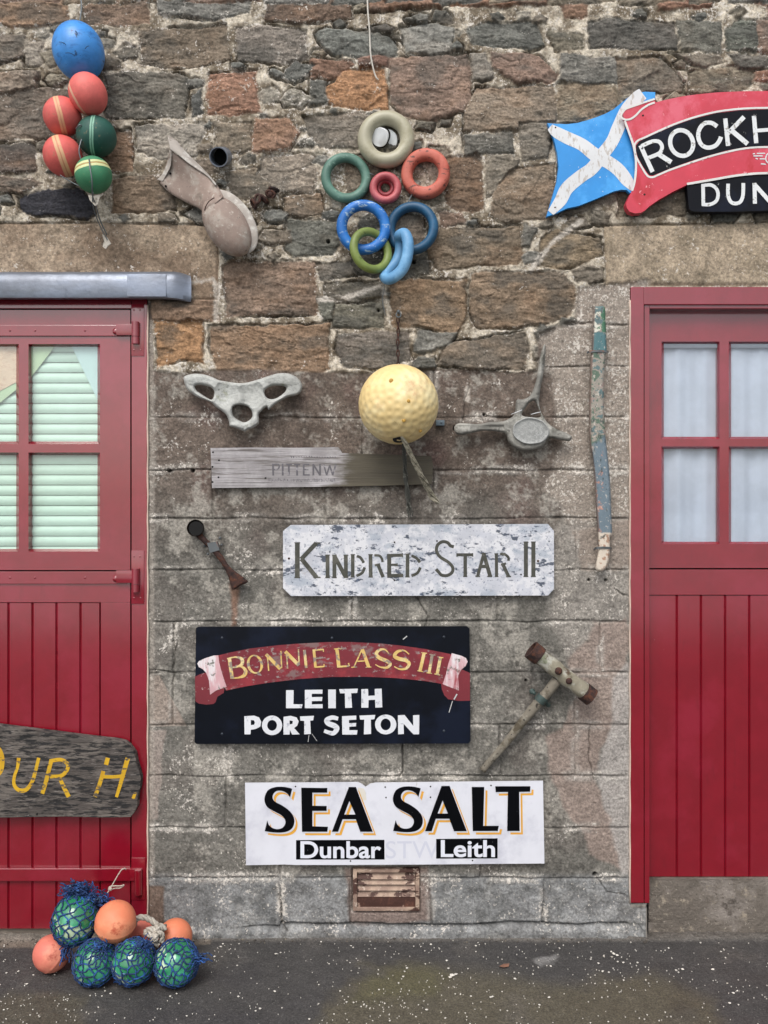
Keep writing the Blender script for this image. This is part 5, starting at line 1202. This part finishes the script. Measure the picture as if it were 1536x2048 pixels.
FL = [(x/3+1024, y/3) for x, y in [(212, 738), (250, 742), (330, 745), (390, 738), (450, 722), (510, 702), (560, 682), (610, 655), (650, 622), (690, 590), (730, 560), (800, 550), (860, 553), (858, 600), (800, 640), (760, 700), (770, 900), (790, 1050), (730, 1160), (705, 1157), (690, 1140), (655, 1138), (610, 1148), (500, 1195), (400, 1235), (330, 1250), (260, 1282), (206, 1300), (225, 1240), (245, 1170), (268, 1090), (280, 1000), (272, 920), (250, 830), (230, 780)]]
board('flag', FL, df, .016, mfl, rk)
zf = lambda p: [(x/3+1024, y/3) for x, y in p]; ik = Ink(df+.0004, .0002)
ik.rib(zf([(228, 762), (262, 790), (330, 826), (420, 868), (500, 930), (580, 975), (640, 1020), (690, 1082), (728, 1130)]), [14, 22, 25, 25, 27, 26, 26, 24, 14])
ik.rib(zf([(232, 1276), (290, 1205), (330, 1130), (410, 1060), (480, 1010), (540, 930), (600, 850), (640, 760), (690, 660), (750, 590), (785, 562)]), [14, 24, 26, 26, 26, 26, 25, 26, 27, 27, 24])
ik.build('saltire', mfw, rk)
zk = lambda p: Zp(5.189, 1240, 180, p); db = df+.014
BN = [(30, 245), (60, 205), (130, 172), (200, 150), (360, 95), (370, 128), (480, 100), (600, 75), (700, 58), (800, 45), (1000, 25), (1300, 12), (1536, 10), (2000, 20), (2500, 60), (2900, 120), (2900, 980), (2500, 920), (2000, 885), (1536, 870), (1350, 880), (1200, 895), (960, 940), (830, 962), (700, 982), (560, 1050), (400, 1140), (300, 1210), (262, 1248), (220, 1272), (150, 1280), (100, 1262), (72, 1225), (62, 1180), (90, 1110), (130, 1040), (155, 960), (168, 850), (168, 720), (150, 600), (110, 470), (75, 370), (45, 300)]
board('banner', zk(BN), db, .028, mrd, rk)
PN = [(165, 575), (200, 535), (250, 508), (400, 440), (560, 370), (760, 300), (1000, 240), (1250, 210), (1536, 200), (2000, 205), (2900, 290), (2900, 690), (2000, 590), (1536, 578), (1300, 592), (1100, 630), (900, 685), (700, 750), (520, 815), (400, 865), (340, 888), (305, 885), (275, 850), (230, 780), (185, 700), (165, 630)]
ik = Ink(db+.0004, 0); ik.poly(zk(PN)); ik.build('name_panel', mbk, rk)
ik = Ink(db+.0010, .00015); 
ik.rib(zk([(2900, 280), (2000, 193), (1536, 185), (1250, 195), (1000, 226), (760, 286), (560, 356), (400, 426), (250, 495), (185, 525), (152, 570), (155, 630), (172, 700), (220, 790), (265, 865), (300, 900), (345, 903), (400, 880), (520, 829), (700, 765), (900, 699), (1100, 645), (1300, 606), (1536, 592), (2000, 604), (2900, 702)]), 20/5.189)
ik.rib(zk([(50, 320), (90, 430), (135, 560), (162, 700), (165, 830), (150, 960), (125, 1045)]), 22/5.189); ik.rib(zk([(28, 300), (12, 262), (55, 200), (130, 170), (210, 142), (360, 92)]), 20/5.189); ik.rib(zk([(360, 130), (300, 152), (225, 200), (165, 262), (110, 300), (60, 308), (30, 296)]), 20/5.189)
ik.rib(zk([(695, 975), (960, 930), (1250, 882), (1536, 862), (2000, 875), (2900, 970)]), 24/5.189)
ik.build('white_edging', mwr, rk)
ik = Ink(db+.0008, .00015)
def RB(a, b, w=45): q = zk([a, b]); ik.bar(q[0], q[1], w/5.189)
def RR(p, w=42): ik.rib(zk(p), w/5.189)
RB((212, 575), (338, 850)); RR([(222, 582), (330, 535), (400, 535), (435, 580), (425, 635), (385, 668), (275, 712)], 40); RB((395, 662), (532, 750), 50)
ik.poly(zk(ell(640, 550, 140, 158, rot=-20)), [zk(ell(640, 550, 95, 113, rot=-20))])
RR([(1008, 378), (950, 342), (880, 345), (828, 400), (812, 480), (840, 560), (905, 598), (985, 580), (1030, 530), (1048, 485)], 44)
RB((1092, 295), (1122, 580)); RB((1288, 278), (1108, 462), 46); RB((1148, 412), (1325, 560), 50)
RB((1390, 268), (1414, 552)); RB((1412, 422), (1600, 408), 38); RB((1592, 262), (1612, 545))
RR([(1560, 650), (1600, 668), (1615, 712), (1598, 750), (1560, 765), (1525, 745), (1512, 712), (1525, 670), (1560, 650)], 12)
for (a, b_) in (((1378, 664), (1400, 660)), ((1420, 658), (1505, 656)), ((1408, 708), (1430, 716)), ((1450, 714), (1505, 716)), ((1462, 766), (1515, 770)), ((1385, 684), (1480, 684))): RB(a, b_, 12)
ik.build('lettering', mwl2, rk)
DN = [(695, 990), (960, 945), (1250, 898), (1536, 878), (2000, 890), (2450, 935), (2450, 1240), (1536, 1252), (1200, 1262), (780, 1262), (742, 1255), (718, 1235), (708, 1150)]
board('name_plate', zk(DN), db-.002, .022, mbk, rk)
ik = Ink(db-.0014, .00015)
RB((862, 975), (865, 1198), 38); RR([(850, 992), (940, 985), (1000, 1025), (1018, 1090), (995, 1155), (930, 1188), (850, 1186)], 36)
RR([(1122, 972), (1122, 1090), (1150, 1160), (1200, 1178), (1250, 1158), (1276, 1090), (1280, 965)], 38); RB((1396, 965), (1400, 1180), 42); RB((1392, 975), (1575, 1180), 44); RB((1580, 962), (1582, 1180), 42)
ik.build('plate_lettering', mwl2, rk)
screws(rk, [(1286, 231), (1289, 389)], db, dk, .0034); screws(rk, [(1111, 255), (1110, 415)], df, rust, .003)

# worn board across the left door --------------------------------------
hb = thing('weathered_board', P(100, 1640), 'black flaking wooden board with hand painted yellow capitals, fixed across the left door', 'board'); d0 = .030
mfk = pmat('flaking_black_wood', '4d4743', .85, layers=[('68615b', 18, .42, .62, (.6, 1, 1.4)), ('131416', 52, .46, .60, (.42, 1, 2.0), .92), ('8b8581', 70, .64, .74, (.4, 1, 2), .6)], var=.15, bmp=(40, 1.0, .005, (.3, 1, 2.2)))
zh = lambda p: Zp(3.2, 0, 1200, p)
HB = zh([(-480, 745), (-250, 775), (0, 806), (150, 825), (350, 850), (520, 872), (640, 886), (740, 896), (795, 910), (830, 938), (862, 980), (872, 1040), (888, 1090), (900, 1140), (896, 1200), (880, 1250), (878, 1320), (858, 1360), (835, 1388), (700, 1392), (400, 1386), (0, 1392), (-480, 1398)])
mb = flat_poly(HB, None, d0, .03); o = mb.build('plank', mfk, hb, smooth=False); bv = o.modifiers.new('bevel', 'BEVEL'); bv.width = .004; bv.segments = 2; bv.limit_method = 'ANGLE'; bv.angle_limit = R(50)
mye = pmat('flaking_yellow_paint', 'c69c1a', .55, layers=[('b98c12', 30, .5, .7), ('4a4540', 44, .57, .63, (.7, 1, 1.8), .95)], var=.08); ik = Ink(d0+.0005)
def HR(p, w): ik.rib(zh(p), [x/3.2 for x in w] if isinstance(w, list) else w/3.2)
HR([(-70, 960), (-20, 950), (5, 985), (12, 1040), (0, 1095), (-40, 1130), (-90, 1130)], 34)
HR([(120, 1010), (112, 1070), (92, 1130), (90, 1180), (118, 1215), (165, 1215), (205, 1165), (228, 1090), (248, 1010)], [24, 20, 20, 22, 26, 26, 24, 22, 22])
HR([(330, 1020), (310, 1100), (292, 1170), (270, 1240)], 26); HR([(325, 1030), (390, 1022), (432, 1050), (428, 1090), (390, 1125), (320, 1130)], 24); HR([(375, 1125), (405, 1190), (440, 1260)], [20, 26, 28])
HR([(690, 1010), (678, 1055)], 28); HR([(662, 1095), (640, 1170), (608, 1260)], 26); HR([(655, 1130), (720, 1132), (800, 1125)], 22); HR([(818, 1012), (792, 1100), (770, 1180), (745, 1262)], [30, 28, 24, 20]); HR([(866, 1232), (852, 1272)], [18, 22])
ik.build('lettering', mye, hb)
mb = MB(); mb.sph(P(74, 1628, d0), (.004, .002, .004), 10, 6); mb.build('screw', m_dark, hb)

# ------------------------------------------------------------------ ironwork, pole, mallet, vent
def rough_tube(mb, pts, rad_, n=18, amp=.06, seed=1, fy=1.0):
    q = random.Random(seed); base = len(mb.V); mb.tube(pts, rad_, n)
    k = len(mb.V)-base; m_ = k//n
    ph = [q.uniform(0, 6.28) for _ in range(6)]
    for i in range(m_):
        c_ = Vector((0, 0, 0))
        for j in range(n): c_ += Vector(mb.V[base+i*n+j])
        c_ /= n
        for j in range(n):
            v = Vector(mb.V[base+i*n+j])-c_; a = 6.283*j/n
            s_ = 1+amp*(math.sin(3*a+ph[0]+i*.5)+.7*math.sin(2*a+ph[1]+i*.23)+.5*math.sin(5*a+ph[2]-i*.9)); v = v*s_; mb.V[base+i*n+j] = tuple(c_+v)
# painted pole
pl = thing('painted_pole', P(1203, 1140), 'flaking painted timber strip, green above and grey blue below, strapped upright by the right door', 'pole')
PO = [(1188, 616), (1196, 613), (1209, 614), (1211, 640), (1213, 690), (1213, 705), (1209, 730), (1208, 790), (1210, 860), (1214, 900), (1220, 960), (1223, 1040), (1224, 1068), (1220, 1075), (1220, 1100), (1217, 1125), (1211, 1138), (1200, 1143), (1191, 1138), (1193, 1120), (1197, 1098), (1196, 1070), (1193, 1030), (1189, 960), (1186, 920), (1179, 885), (1178, 830), (1179, 780), (1181, 720), (1184, 690), (1185, 650)]
ol = np.array(PO, float); o = None
def pole_s(xx, yy, s, hh):
    hh = np.minimum(hh, 9)+.5*fbm(xx, yy*.4, 10, 3, 601); return np.where(s > 0, np.maximum(hh, .6), 0), np.zeros_like(xx)
mpo, n, b = newmat('flaking_layered_paint'); at = n.nodes.new('ShaderNodeAttribute'); at.attribute_name = 'Col'
c = mixc(n, rng(n, noise(n, 70, 5, .7), .6, .7, 0, .7), at.outputs['Color'], lin('c9bfb4')); c = mixc(n, rng(n, noise(n, 60, 5, .7, (1.3, 1, .6)), .63, .69, 0, .85), c, lin('33403f')); n.links.new(c, b.inputs['Base Color']); b.inputs['Roughness'].default_value = .7; bump(n, b, noise(n, 60, 6, .7, (1, 1, .35)), .7, .003)
o = inflate('timber', PO, [], 5, .032, mpo, pl, 1.0, pole_s, 1.5, smooth_n=3, backk=1.5)
pv = np.array([v.co[:] for v in o.data.vertices])+np.array(wloc(pl)); kk = 1+pv[:, 1]/D; ppx = CX+pv[:, 0]*S/kk; ppy = CY+(CAMZ-pv[:, 2])*S/kk
nz = fbm(ppx, ppy, 16, 4, 610, .65); nz2 = fbm(ppx, ppy, 9, 4, 611, .65)
pc_ = np.zeros((len(pv), 3)); pc_[:] = hexa('938c82')
def pm(mask, hx): 
    global pc_
    pc_ = pc_*(1-mask[:, None])+hexa(hx)[None]*mask[:, None]
pm(sst(.0, .15, nz)*(ppy < 905), '56695a'); pm(sst(.2, .35, nz2)*(ppy < 905)*.8, '97807a'); pm(sst(.2, .3, -nz)*(ppy < 905), '5a6f70')
pm((ppy < 664)*sst(-.2, -.1, nz+(ppx-1198)*-.02)*1.0, 'cfcdbf'); pm((ppy < 664)*sst(.0, .1, nz+(ppx-1200)*.06), '3f6a52'); pm((ppy > 665)*(ppy < 704)*sst(-.35, -.25, nz2), '4a6f74')
pm(sst(880, 900, ppy+30*nz+(ppx-1195)*.8), '66757f'); pm((ppy > 900)*sst(.28, .36, nz2)*(ppx < 1206), 'a87f72'); pm(sst(1064, 1067, ppy+3*nz), 'c9bdae'); pm((ppy > 1067)*sst(.12, .25, nz2), 'a5846f')
edge = sst(5, 2, ppx-np.interp(ppy, [616, 690, 780, 885, 960, 1070, 1140], [1187, 1184, 1179, 1179, 1189, 1196, 1193])); pm(edge*(ppy < 1064)*.8, '6f5a52')
setcol(o.data, 'Col', pc_)
gal = pmat('dull_galvanised', '5c6062', .55, .4, layers=[('7d5a4a', 30, .6, .7)])
for (y, x0, x1) in ((703, 1176, 1218), (1096, 1190, 1224)):
    mb = MB(); q = [P(x0-1, y+2, .006), P(x0+1, y+1, .016), P(x0+3, y, .044), P((x0+x1)/2, y-1, .048), P(x1-4, y, .044), P(x1-2, y+1, .016), P(x1-1, y+1, .006)]
    for a, b_ in zip(q[:-1], q[1:]):
        h = .0035; mb.add([a+Vector((0, 0, h)), a-Vector((0, 0, h)), b_-Vector((0, 0, h)), b_+Vector((0, 0, h))], [(0, 1, 2, 3)])
    o = mb.build('strap', gal, pl, smooth=False); sm = o.modifiers.new('solid', 'SOLIDIFY'); sm.thickness = .0022; sm.offset = 0
    mb = MB(); mb.sph(P(x0-1, y+2, .008), (.0032, .003, .0042), 10, 6); mb.build('screw', gal, pl)
# mallet
ml = thing('wooden_mallet', P(1120, 1340), 'old wooden mallet with rusty iron bands and two bolts, handle slanting down left', 'mallet')
mwd = pmat('whitewashed_wood', '8b8574', .85, layers=[('aba99e', 20, .45, .65), ('5d5545', 24, .52, .68, (.7, 1, .7)), ('4d382b', 12, .56, .70), ('6f7a58', 18, .62, .74, (1, 1, 1), .6)], bmp=(60, .9, .005)); mhd = pmat('greyed_handle', '787165', .85, layers=[('959083', 25, .5, .7), ('4f4739', 20, .5, .7), ('2f2a24', 60, .62, .7)], bmp=(70, .9, .003))
a, e = P(1072, 1307, .06), P(1176, 1389, .06); ax = e-a; N = 26
mb = MB(); rough_tube(mb, [a+ax*(i/N) for i in range(N+1)], [.0275-.002*math.sin(math.pi*i/N)+.0015*math.sin(i*.9) for i in range(N+1)], 24, .04, 3); mb.build('head', mwd, ml)
for (t0, t1, rr0) in ((-.10, .07, .0315), (.92, 1.07, .0305)):
    mb = MB(); pts = [a+ax*(t0+(t1-t0)*i/6) for i in range(7)]; mb.tube(pts, rr0, 22, caps=False); inner = MB(); mb.tube(pts, rr0-.006, 22, caps=False)
    n0 = 0; m2 = 7*22
    for q in (0, 6): mb.F += [(q*22+j, q*22+(j+1) % 22, m2+q*22+(j+1) % 22, m2+q*22+j) for j in range(22)]
    o = mb.build('iron_band', rust, ml, auto=21)
mb = MB(); mb.tube([a-ax*.05, a-ax*.04], .0262, 20); mb.build('end_grain', rust, ml)
for (x, y, rr0) in ((1117, 1342, .014), (1138, 1362, .012)): mb = MB(); mb.sph(P(x, y, .085), (rr0*.9, .009, rr0*.9), 16, 10); mb.build('bolt_head', rust, ml)
mb = MB(); N = 30; h0, h1 = P(1114, 1360, .045), P(966, 1541, .02); ha = h1-h0; rough_tube(mb, [h0+ha*(i/N)+Vector((.002*math.sin(i*.4), 0, 0)) for i in range(N+1)], [.0175-.0065*sst(0, 1, np.array(i/N)) + (.002 if i == N else 0) for i in range(N+1)], 18, .03, 7); mb.build('handle', mhd, ml)
grn = pmat('green_bracket_paint', '3c4b48', .6, .2, layers=[('5a5148', 40, .6, .7)])
mb = MB(); c_ = h0+ha*.21; u = ha.normalized(); mb.tube([c_-u*.012, c_+u*.012], .0200, 20, caps=False); mb.build('bracket', grn, ml); mb = MB()
perp = u.cross(Vector((0, 1, 0))).normalized()
for s_ in (-1, 1): mb = MB(); mb.sph(c_+perp*s_*.034+Vector((0, .02, 0)), (.010, .006, .010), 12, 8); mb.tube([c_+perp*s_*.02+Vector((0, .015, 0)), c_+perp*s_*.036+Vector((0, .02, 0))], .006, 8); mb.build('bracket_lug', grn, ml)
# rusted iron fitting left of the stencilled board
fi = thing('iron_fitting', P(435, 1100), 'rusted iron lever with round cup and splayed foot, clamped above a rust stain', 'fitting')
mb = MB(); cc_ = P(391, 1056, .05); n0 = cc_
mb.tube([P(393, 1058, .0), P(392, 1057, .03), cc_], [.024, .027, .028], 24, caps=False); mb.build('cup', rust, fi, auto=21); mb = MB(); mb.tube([P(392, 1057, .0485), P(392, 1057, .04)], [.0235, .020], 24); mb.build('bore', m_dark, fi, smooth=False)
OLF = [(392, 1072), (402, 1066), (414, 1078), (430, 1093), (446, 1112), (457, 1130), (470, 1142), (494, 1160), (493, 1166), (480, 1172), (468, 1180), (462, 1174), (457, 1155), (448, 1136), (434, 1116), (418, 1098), (404, 1084)]
inflate('lever', OLF, [], 5, .03, rust, fi, 1.0, None, 1.2, smooth_n=3)
mb = MB(); q = [P(414, 1086, .042), P(434, 1083, .042), P(439, 1100, .042), P(420, 1106, .042)]; V = q+[v+Vector((0, .02, 0)) for v in q]; mb.add(V, [(0, 1, 2, 3)[::-1], (0, 1, 5, 4), (1, 2, 6, 5), (2, 3, 7, 6), (3, 0, 4, 7)])
mb.build('clamp', gal, fi, smooth=False)
for (x, y) in ((410, 1092), (443, 1090), (416, 1108), (440, 1076)): mb = MB(); mb.sph(P(x, y, .016), (.005, .006, .005), 10, 6); mb.build('screw', gal, fi)
# vent
vn = thing('air_vent', P(771, 1822), 'rusty square louvred air vent with flaking pinkish paint under the white board', 'vent')
mvn = pmat('flaking_pink_paint', '8d7568', .7, layers=[('a8917f', 10, .42, .6), ('41261f', 16, .535, .575, (.5, 1, 1.2), .97), ('b9a798', 60, .62, .7)], bmp=(60, .6, .003)); mv2 = pmat('bare_rust', '42271f', .85, layers=[('5c3a2e', 25, .5, .68), ('8d7568', 30, .66, .7)], bmp=(90, .8, .003))
mb = MB(); 
for (x0, x1, y0, y1) in ((706, 714, 1739, 1822), (831, 839, 1739, 1822), (714.2, 830.8, 1739, 1745), (714.2, 830.8, 1815, 1822)): mb.pbox(x0, x1, y0, y1, -.02, .006, .001)
mb.build('frame', mvn, vn, auto=21)
for i, y in enumerate((1746, 1756.5, 1768.5, 1781)):
    mb = MB(); a, c = P(715, y, .0), P(830, y+11, .0); V = []
    nn = 12; up = CAMZ+(CY-y)/S; lo = CAMZ+(CY-y-11.5)/S
    mb.add([(a.x, .012, up), (c.x, .012, up), (c.x, -.004, lo), (a.x, -.004, lo), (a.x, .002, lo-.002), (c.x, .002, lo-.002)], [(3, 2, 1, 0), (4, 5, 2, 3)]); mb.build('slat', mvn, vn, smooth=False)
mb = MB(); mb.pbox(714.4, 830.6, 1793, 1814.8, -.02, .001, .001); mb.build('blanking_strip', mv2, vn, auto=21)
mb = MB(); mb.pbox(706, 838, 1740, 1821, -.05, -.018); mb.build('backing', m_dark, vn, smooth=False)

# ------------------------------------------------------------------ pile of floats on the pavement
G3 = 'netted glass floats heaped by the left door'; G4 = 'orange plastic floats heaped by the left door'
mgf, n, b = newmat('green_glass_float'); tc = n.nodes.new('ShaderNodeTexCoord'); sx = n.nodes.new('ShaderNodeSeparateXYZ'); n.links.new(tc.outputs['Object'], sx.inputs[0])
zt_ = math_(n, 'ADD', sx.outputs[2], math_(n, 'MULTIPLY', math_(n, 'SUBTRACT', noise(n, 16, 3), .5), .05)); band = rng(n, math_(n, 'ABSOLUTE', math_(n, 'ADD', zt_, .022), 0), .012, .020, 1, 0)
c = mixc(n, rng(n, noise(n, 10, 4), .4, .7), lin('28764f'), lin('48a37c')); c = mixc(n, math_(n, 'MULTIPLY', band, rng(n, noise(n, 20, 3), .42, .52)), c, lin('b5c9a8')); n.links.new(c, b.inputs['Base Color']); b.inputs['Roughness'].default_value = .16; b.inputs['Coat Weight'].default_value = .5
netm = pmat('blue_netting', '1f3a68', .85, layers=[('2b5aa0', 40, .5, .7), ('14223f', 30, .5, .7), ('5d7f9c', 60, .66, .72)], bmp=(300, .8, .001))
def netted(px, py, rp, d, label, rot, seed, ry=1.0):
    k = (1-d/D)/S; r_ = rp*k; c_ = P(px, py, d); t = thing('netted_float', c_-Vector((0, 0, r_*ry)), label, 'glass float', G3); q = random.Random(seed)
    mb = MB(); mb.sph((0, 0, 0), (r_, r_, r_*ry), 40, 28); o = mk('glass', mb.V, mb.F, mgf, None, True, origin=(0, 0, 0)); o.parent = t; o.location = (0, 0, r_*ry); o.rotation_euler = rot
    M_ = Euler(rot).to_matrix(); NS = 12; mb = MB(); turns = .62
    def pt(th_, ph_, rr0): return c_+M_ @ Vector((rr0*math.sin(th_)*math.cos(ph_), rr0*math.sin(th_)*math.sin(ph_), rr0*ry*math.cos(th_)))
    jit = {(i, s): q.uniform(-.12, .12) for i in range(NS) for s in (-1, 1)}
    for s_ in (-1, 1):
        for i in range(NS):
            pts = []
            for j in range(33):
                u = j/32; th_ = .10+u*(math.pi-.2); z = math.log(math.tan(th_/2)+1e-6); ph_ = 2*math.pi*i/NS+jit[(i, s_)]*math.sin(u*5)+s_*(u-.5)*2*math.pi*turns+.10*math.sin(u*40+s_)
                pts.append(pt(th_, ph_, r_+.0020+.0016*math.sin(j*2+s_)+.0014*math.sin(j*.9+i*2)))
            mb.tube(pts, .0022, 5)
    for _ in range(60):   # knots
        th_ = q.uniform(.3, 2.8); ph_ = q.uniform(0, 6.28); mb.sph(pt(th_, ph_, r_+.002), .0030, 6, 4)
    for sgn in (0, 1):    # gathered ends of the net bag
        for _ in range(16):
            p0 = pt(.12 if sgn == 0 else math.pi-.12, q.uniform(0, 6.28), r_); dr = (M_ @ Vector((0, 0, 1 if sgn == 0 else -1))); L_ = q.uniform(.012, .034)
            pts = [p0]; cur = p0
            for _j in range(6):
                cur = cur+dr*L_/5+Vector((q.uniform(-.006, .006), q.uniform(-.006, .004), q.uniform(-.005, .005)))
                cur.z = max(cur.z, .006); pts.append(cur)
            mb.tube(smooth_pts(pts, 3), .0017, 5)
    mb.V = [(v[0], v[1], max(v[2], .0015)) for v in mb.V]
    o = mb.build('net', netm, t); return t
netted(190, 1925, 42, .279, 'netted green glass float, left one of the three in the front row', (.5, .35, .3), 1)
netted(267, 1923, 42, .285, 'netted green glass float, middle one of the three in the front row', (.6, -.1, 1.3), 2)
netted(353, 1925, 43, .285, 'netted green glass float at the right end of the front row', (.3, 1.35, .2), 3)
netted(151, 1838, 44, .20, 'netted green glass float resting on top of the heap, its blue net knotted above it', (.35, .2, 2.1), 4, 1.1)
mor = pmat('orange_float_plastic', 'dc7f5c', .55, layers=[('e2946f', 7, .45, .7), ('b5523a', 12, .6, .75), ('8f6a55', 60, .7, .76)], var=.06, bmp=(90, .3, .001))
mor2 = pmat('coral_float_plastic', 'cf7060', .6, layers=[('dd8a72', 7, .45, .7), ('a44a3c', 12, .6, .75)], var=.07, bmp=(90, .3, .001))
def orange(px, py, rp, d, label, rot, mat, seam=True, hole=False, ry=1.0):
    k = (1-d/D)/S; r_ = rp*k; mb = MB()
    def f(v): return (1+(.035*math.exp(-((v.z+.18)/.05)**2) if seam else 0))*(1-(.22*math.exp(-((1-v.z)/.02)**2) if hole else 0))
    mb.sph((0, 0, 0), (r_, r_, r_*ry), 48, 48, None, f); o = mk('orange_float', mb.V, mb.F, mat, None, True, origin=(0, 0, 0)); o.location = P(px, py, d); o.rotation_euler = rot; tag(o, label, 'plastic float', G4)
    if hole:
        M_ = Euler(rot).to_matrix(); mb = MB(); nn = 20; z = r_*.985; mb.tube([(0, 0, z*.9), (0, 0, z*.992)], [r_*.13, r_*.19], nn); h = mk('hole', mb.V, mb.F, m_dark, None, True, origin=(0, 0, 0)); h.parent = o
    return o
orange(231, 1843, 40, .235, 'bright orange float with a moulded rim, resting on top of the heap', (.25, .12, 0), mor)
orange(103, 1907, 35, .21, 'faded coral float alone on the pavement at the left of the heap', (.2, -.9, .3), mor2, ry=1.03)
orange(284, 1868, 31, .10, 'orange float with a dark hole facing out, half hidden behind the rope', (1.45, 0, .1), mor2, False, True)
orange(350, 1873, 34, .12, 'orange float behind the right end of the heap, beside the pale rope knot', (.3, .5, 0), mor, False)
# rope over them
rp = thing('tie_rope', P(300, 1880, .15), 'thick grey white twisted rope knotted between the orange floats behind the netted ones', 'rope')
def laid(mb, ctrl, r_, turns_per=60, strands_=3):
    pts = [Vector(p) for p in smooth_pts([P(*c) for c in ctrl], 14)]; L_ = 0; acc = [0]
    for a, b_ in zip(pts[:-1], pts[1:]): L_ += (b_-a).length; acc.append(L_)
    for s_ in range(strands_):
        out = []
        for i, p in enumerate(pts):
            t = (pts[min(i+1, len(pts)-1)]-pts[max(i-1, 0)]).normalized(); u = t.cross(Vector((0, 1, .01))).normalized(); w = t.cross(u); a = acc[i]*turns_per*2+6.283*s_/strands_; out.append(p+(u*math.cos(a)+w*math.sin(a))*r_*.55)
        mb.tube(out, r_*.62, 7)
mb = MB(); laid(mb, [(268, 1850, .14), (272, 1838, .16), (290, 1835, .16), (308, 1845, .16), (318, 1856, .17), (332, 1854, .17)], .0085, 55)
laid(mb, [(292, 1866, .19), (300, 1858, .20), (312, 1862, .20), (318, 1852, .19), (330, 1858, .18)], .0085, 55); laid(mb, [(290, 1864, .20), (302, 1870, .215), (310, 1878, .215), (314, 1868, .21), (324, 1870, .20), (322, 1884, .20)], .0085, 55)
laid(mb, [(296, 1872, .19), (308, 1866, .19), (306, 1880, .2), (318, 1890, .2)], .008, 55); mb.build('strand', rope_w, rp)
sl = thing('string_loop', P(230, 1770, .1), 'thin pale string loop standing up from the heap in front of the foot hinge', 'string'); mb = MB()
mb.tube(smooth_pts([P(205, 1806, .13), P(211, 1792, .11), P(220, 1778, .09), P(232, 1757, .06), P(242, 1741, .05), P(249, 1737, .045), P(252, 1739, .04)], 6), .0020, 6)
mb.tube(smooth_pts([P(217, 1782, .095), P(228, 1777, .09), P(240, 1776, .09), (P(248, 1770, .09)), P(240, 1772, .092), P(228, 1772, .095), P(219, 1774, .095), P(217, 1780, .095)], 6), .0022, 6); mb.sph(P(221, 1778, .095), (.006, .005, .007), 10, 8); mb.build('loop', pmat('pale_string', 'b5a79c', .85), sl)
# scraps of blue net gathered over the top float
nb = thing('net_scrap', P(165, 1800, .2), 'bunched scrap of torn blue net draped behind and above the topmost netted float', 'net'); mb = MB(); q_ = random.Random(21)
for (cx, cy, cd, sx_, sz, m_) in ((150, 1777, .20, 22, 9, 46), (138, 1786, .20, 12, 6, 14), (192, 1795, .19, 22, 12, 44), (172, 1790, .19, 26, 10, 30), (210, 1812, .18, 12, 14, 26)):
    for _ in range(m_):
        pts = []; x, y, d = cx+q_.gauss(0, sx_*.6), cy+q_.gauss(0, sz*.6), cd+q_.uniform(-.03, .02)
        for _j in range(5): pts.append(P(x, y, d)); x += q_.uniform(-9, 9); y += q_.uniform(-6, 7); d += q_.uniform(-.008, .008)
        mb.tube(smooth_pts(pts, 3), .0019, 5)
mb.build('mesh', netm, nb)
# fallen leaf and dropping on the pavement
mb = MB(); c_ = P(1008, 1930, 0); kk = S*CAMZ/(1935-CY); gx_, gd_ = (1008-CX)/S*kk, (1-kk)*D
mb.add([(gx_-.016, -gd_, .004), (gx_-.004, -gd_-.012, .007), (gx_+.014, -gd_-.004, .005), (gx_+.018, -gd_+.008, .009), (gx_, -gd_+.01, .006)], [(0, 1, 2, 3, 4)]); o = mb.build('fallen_leaf', pmat('brown_leaf', '7a5746', .8), None, smooth=False); tag(o, 'small curled brown leaf lying on the pavement in front of the wall', 'leaf')
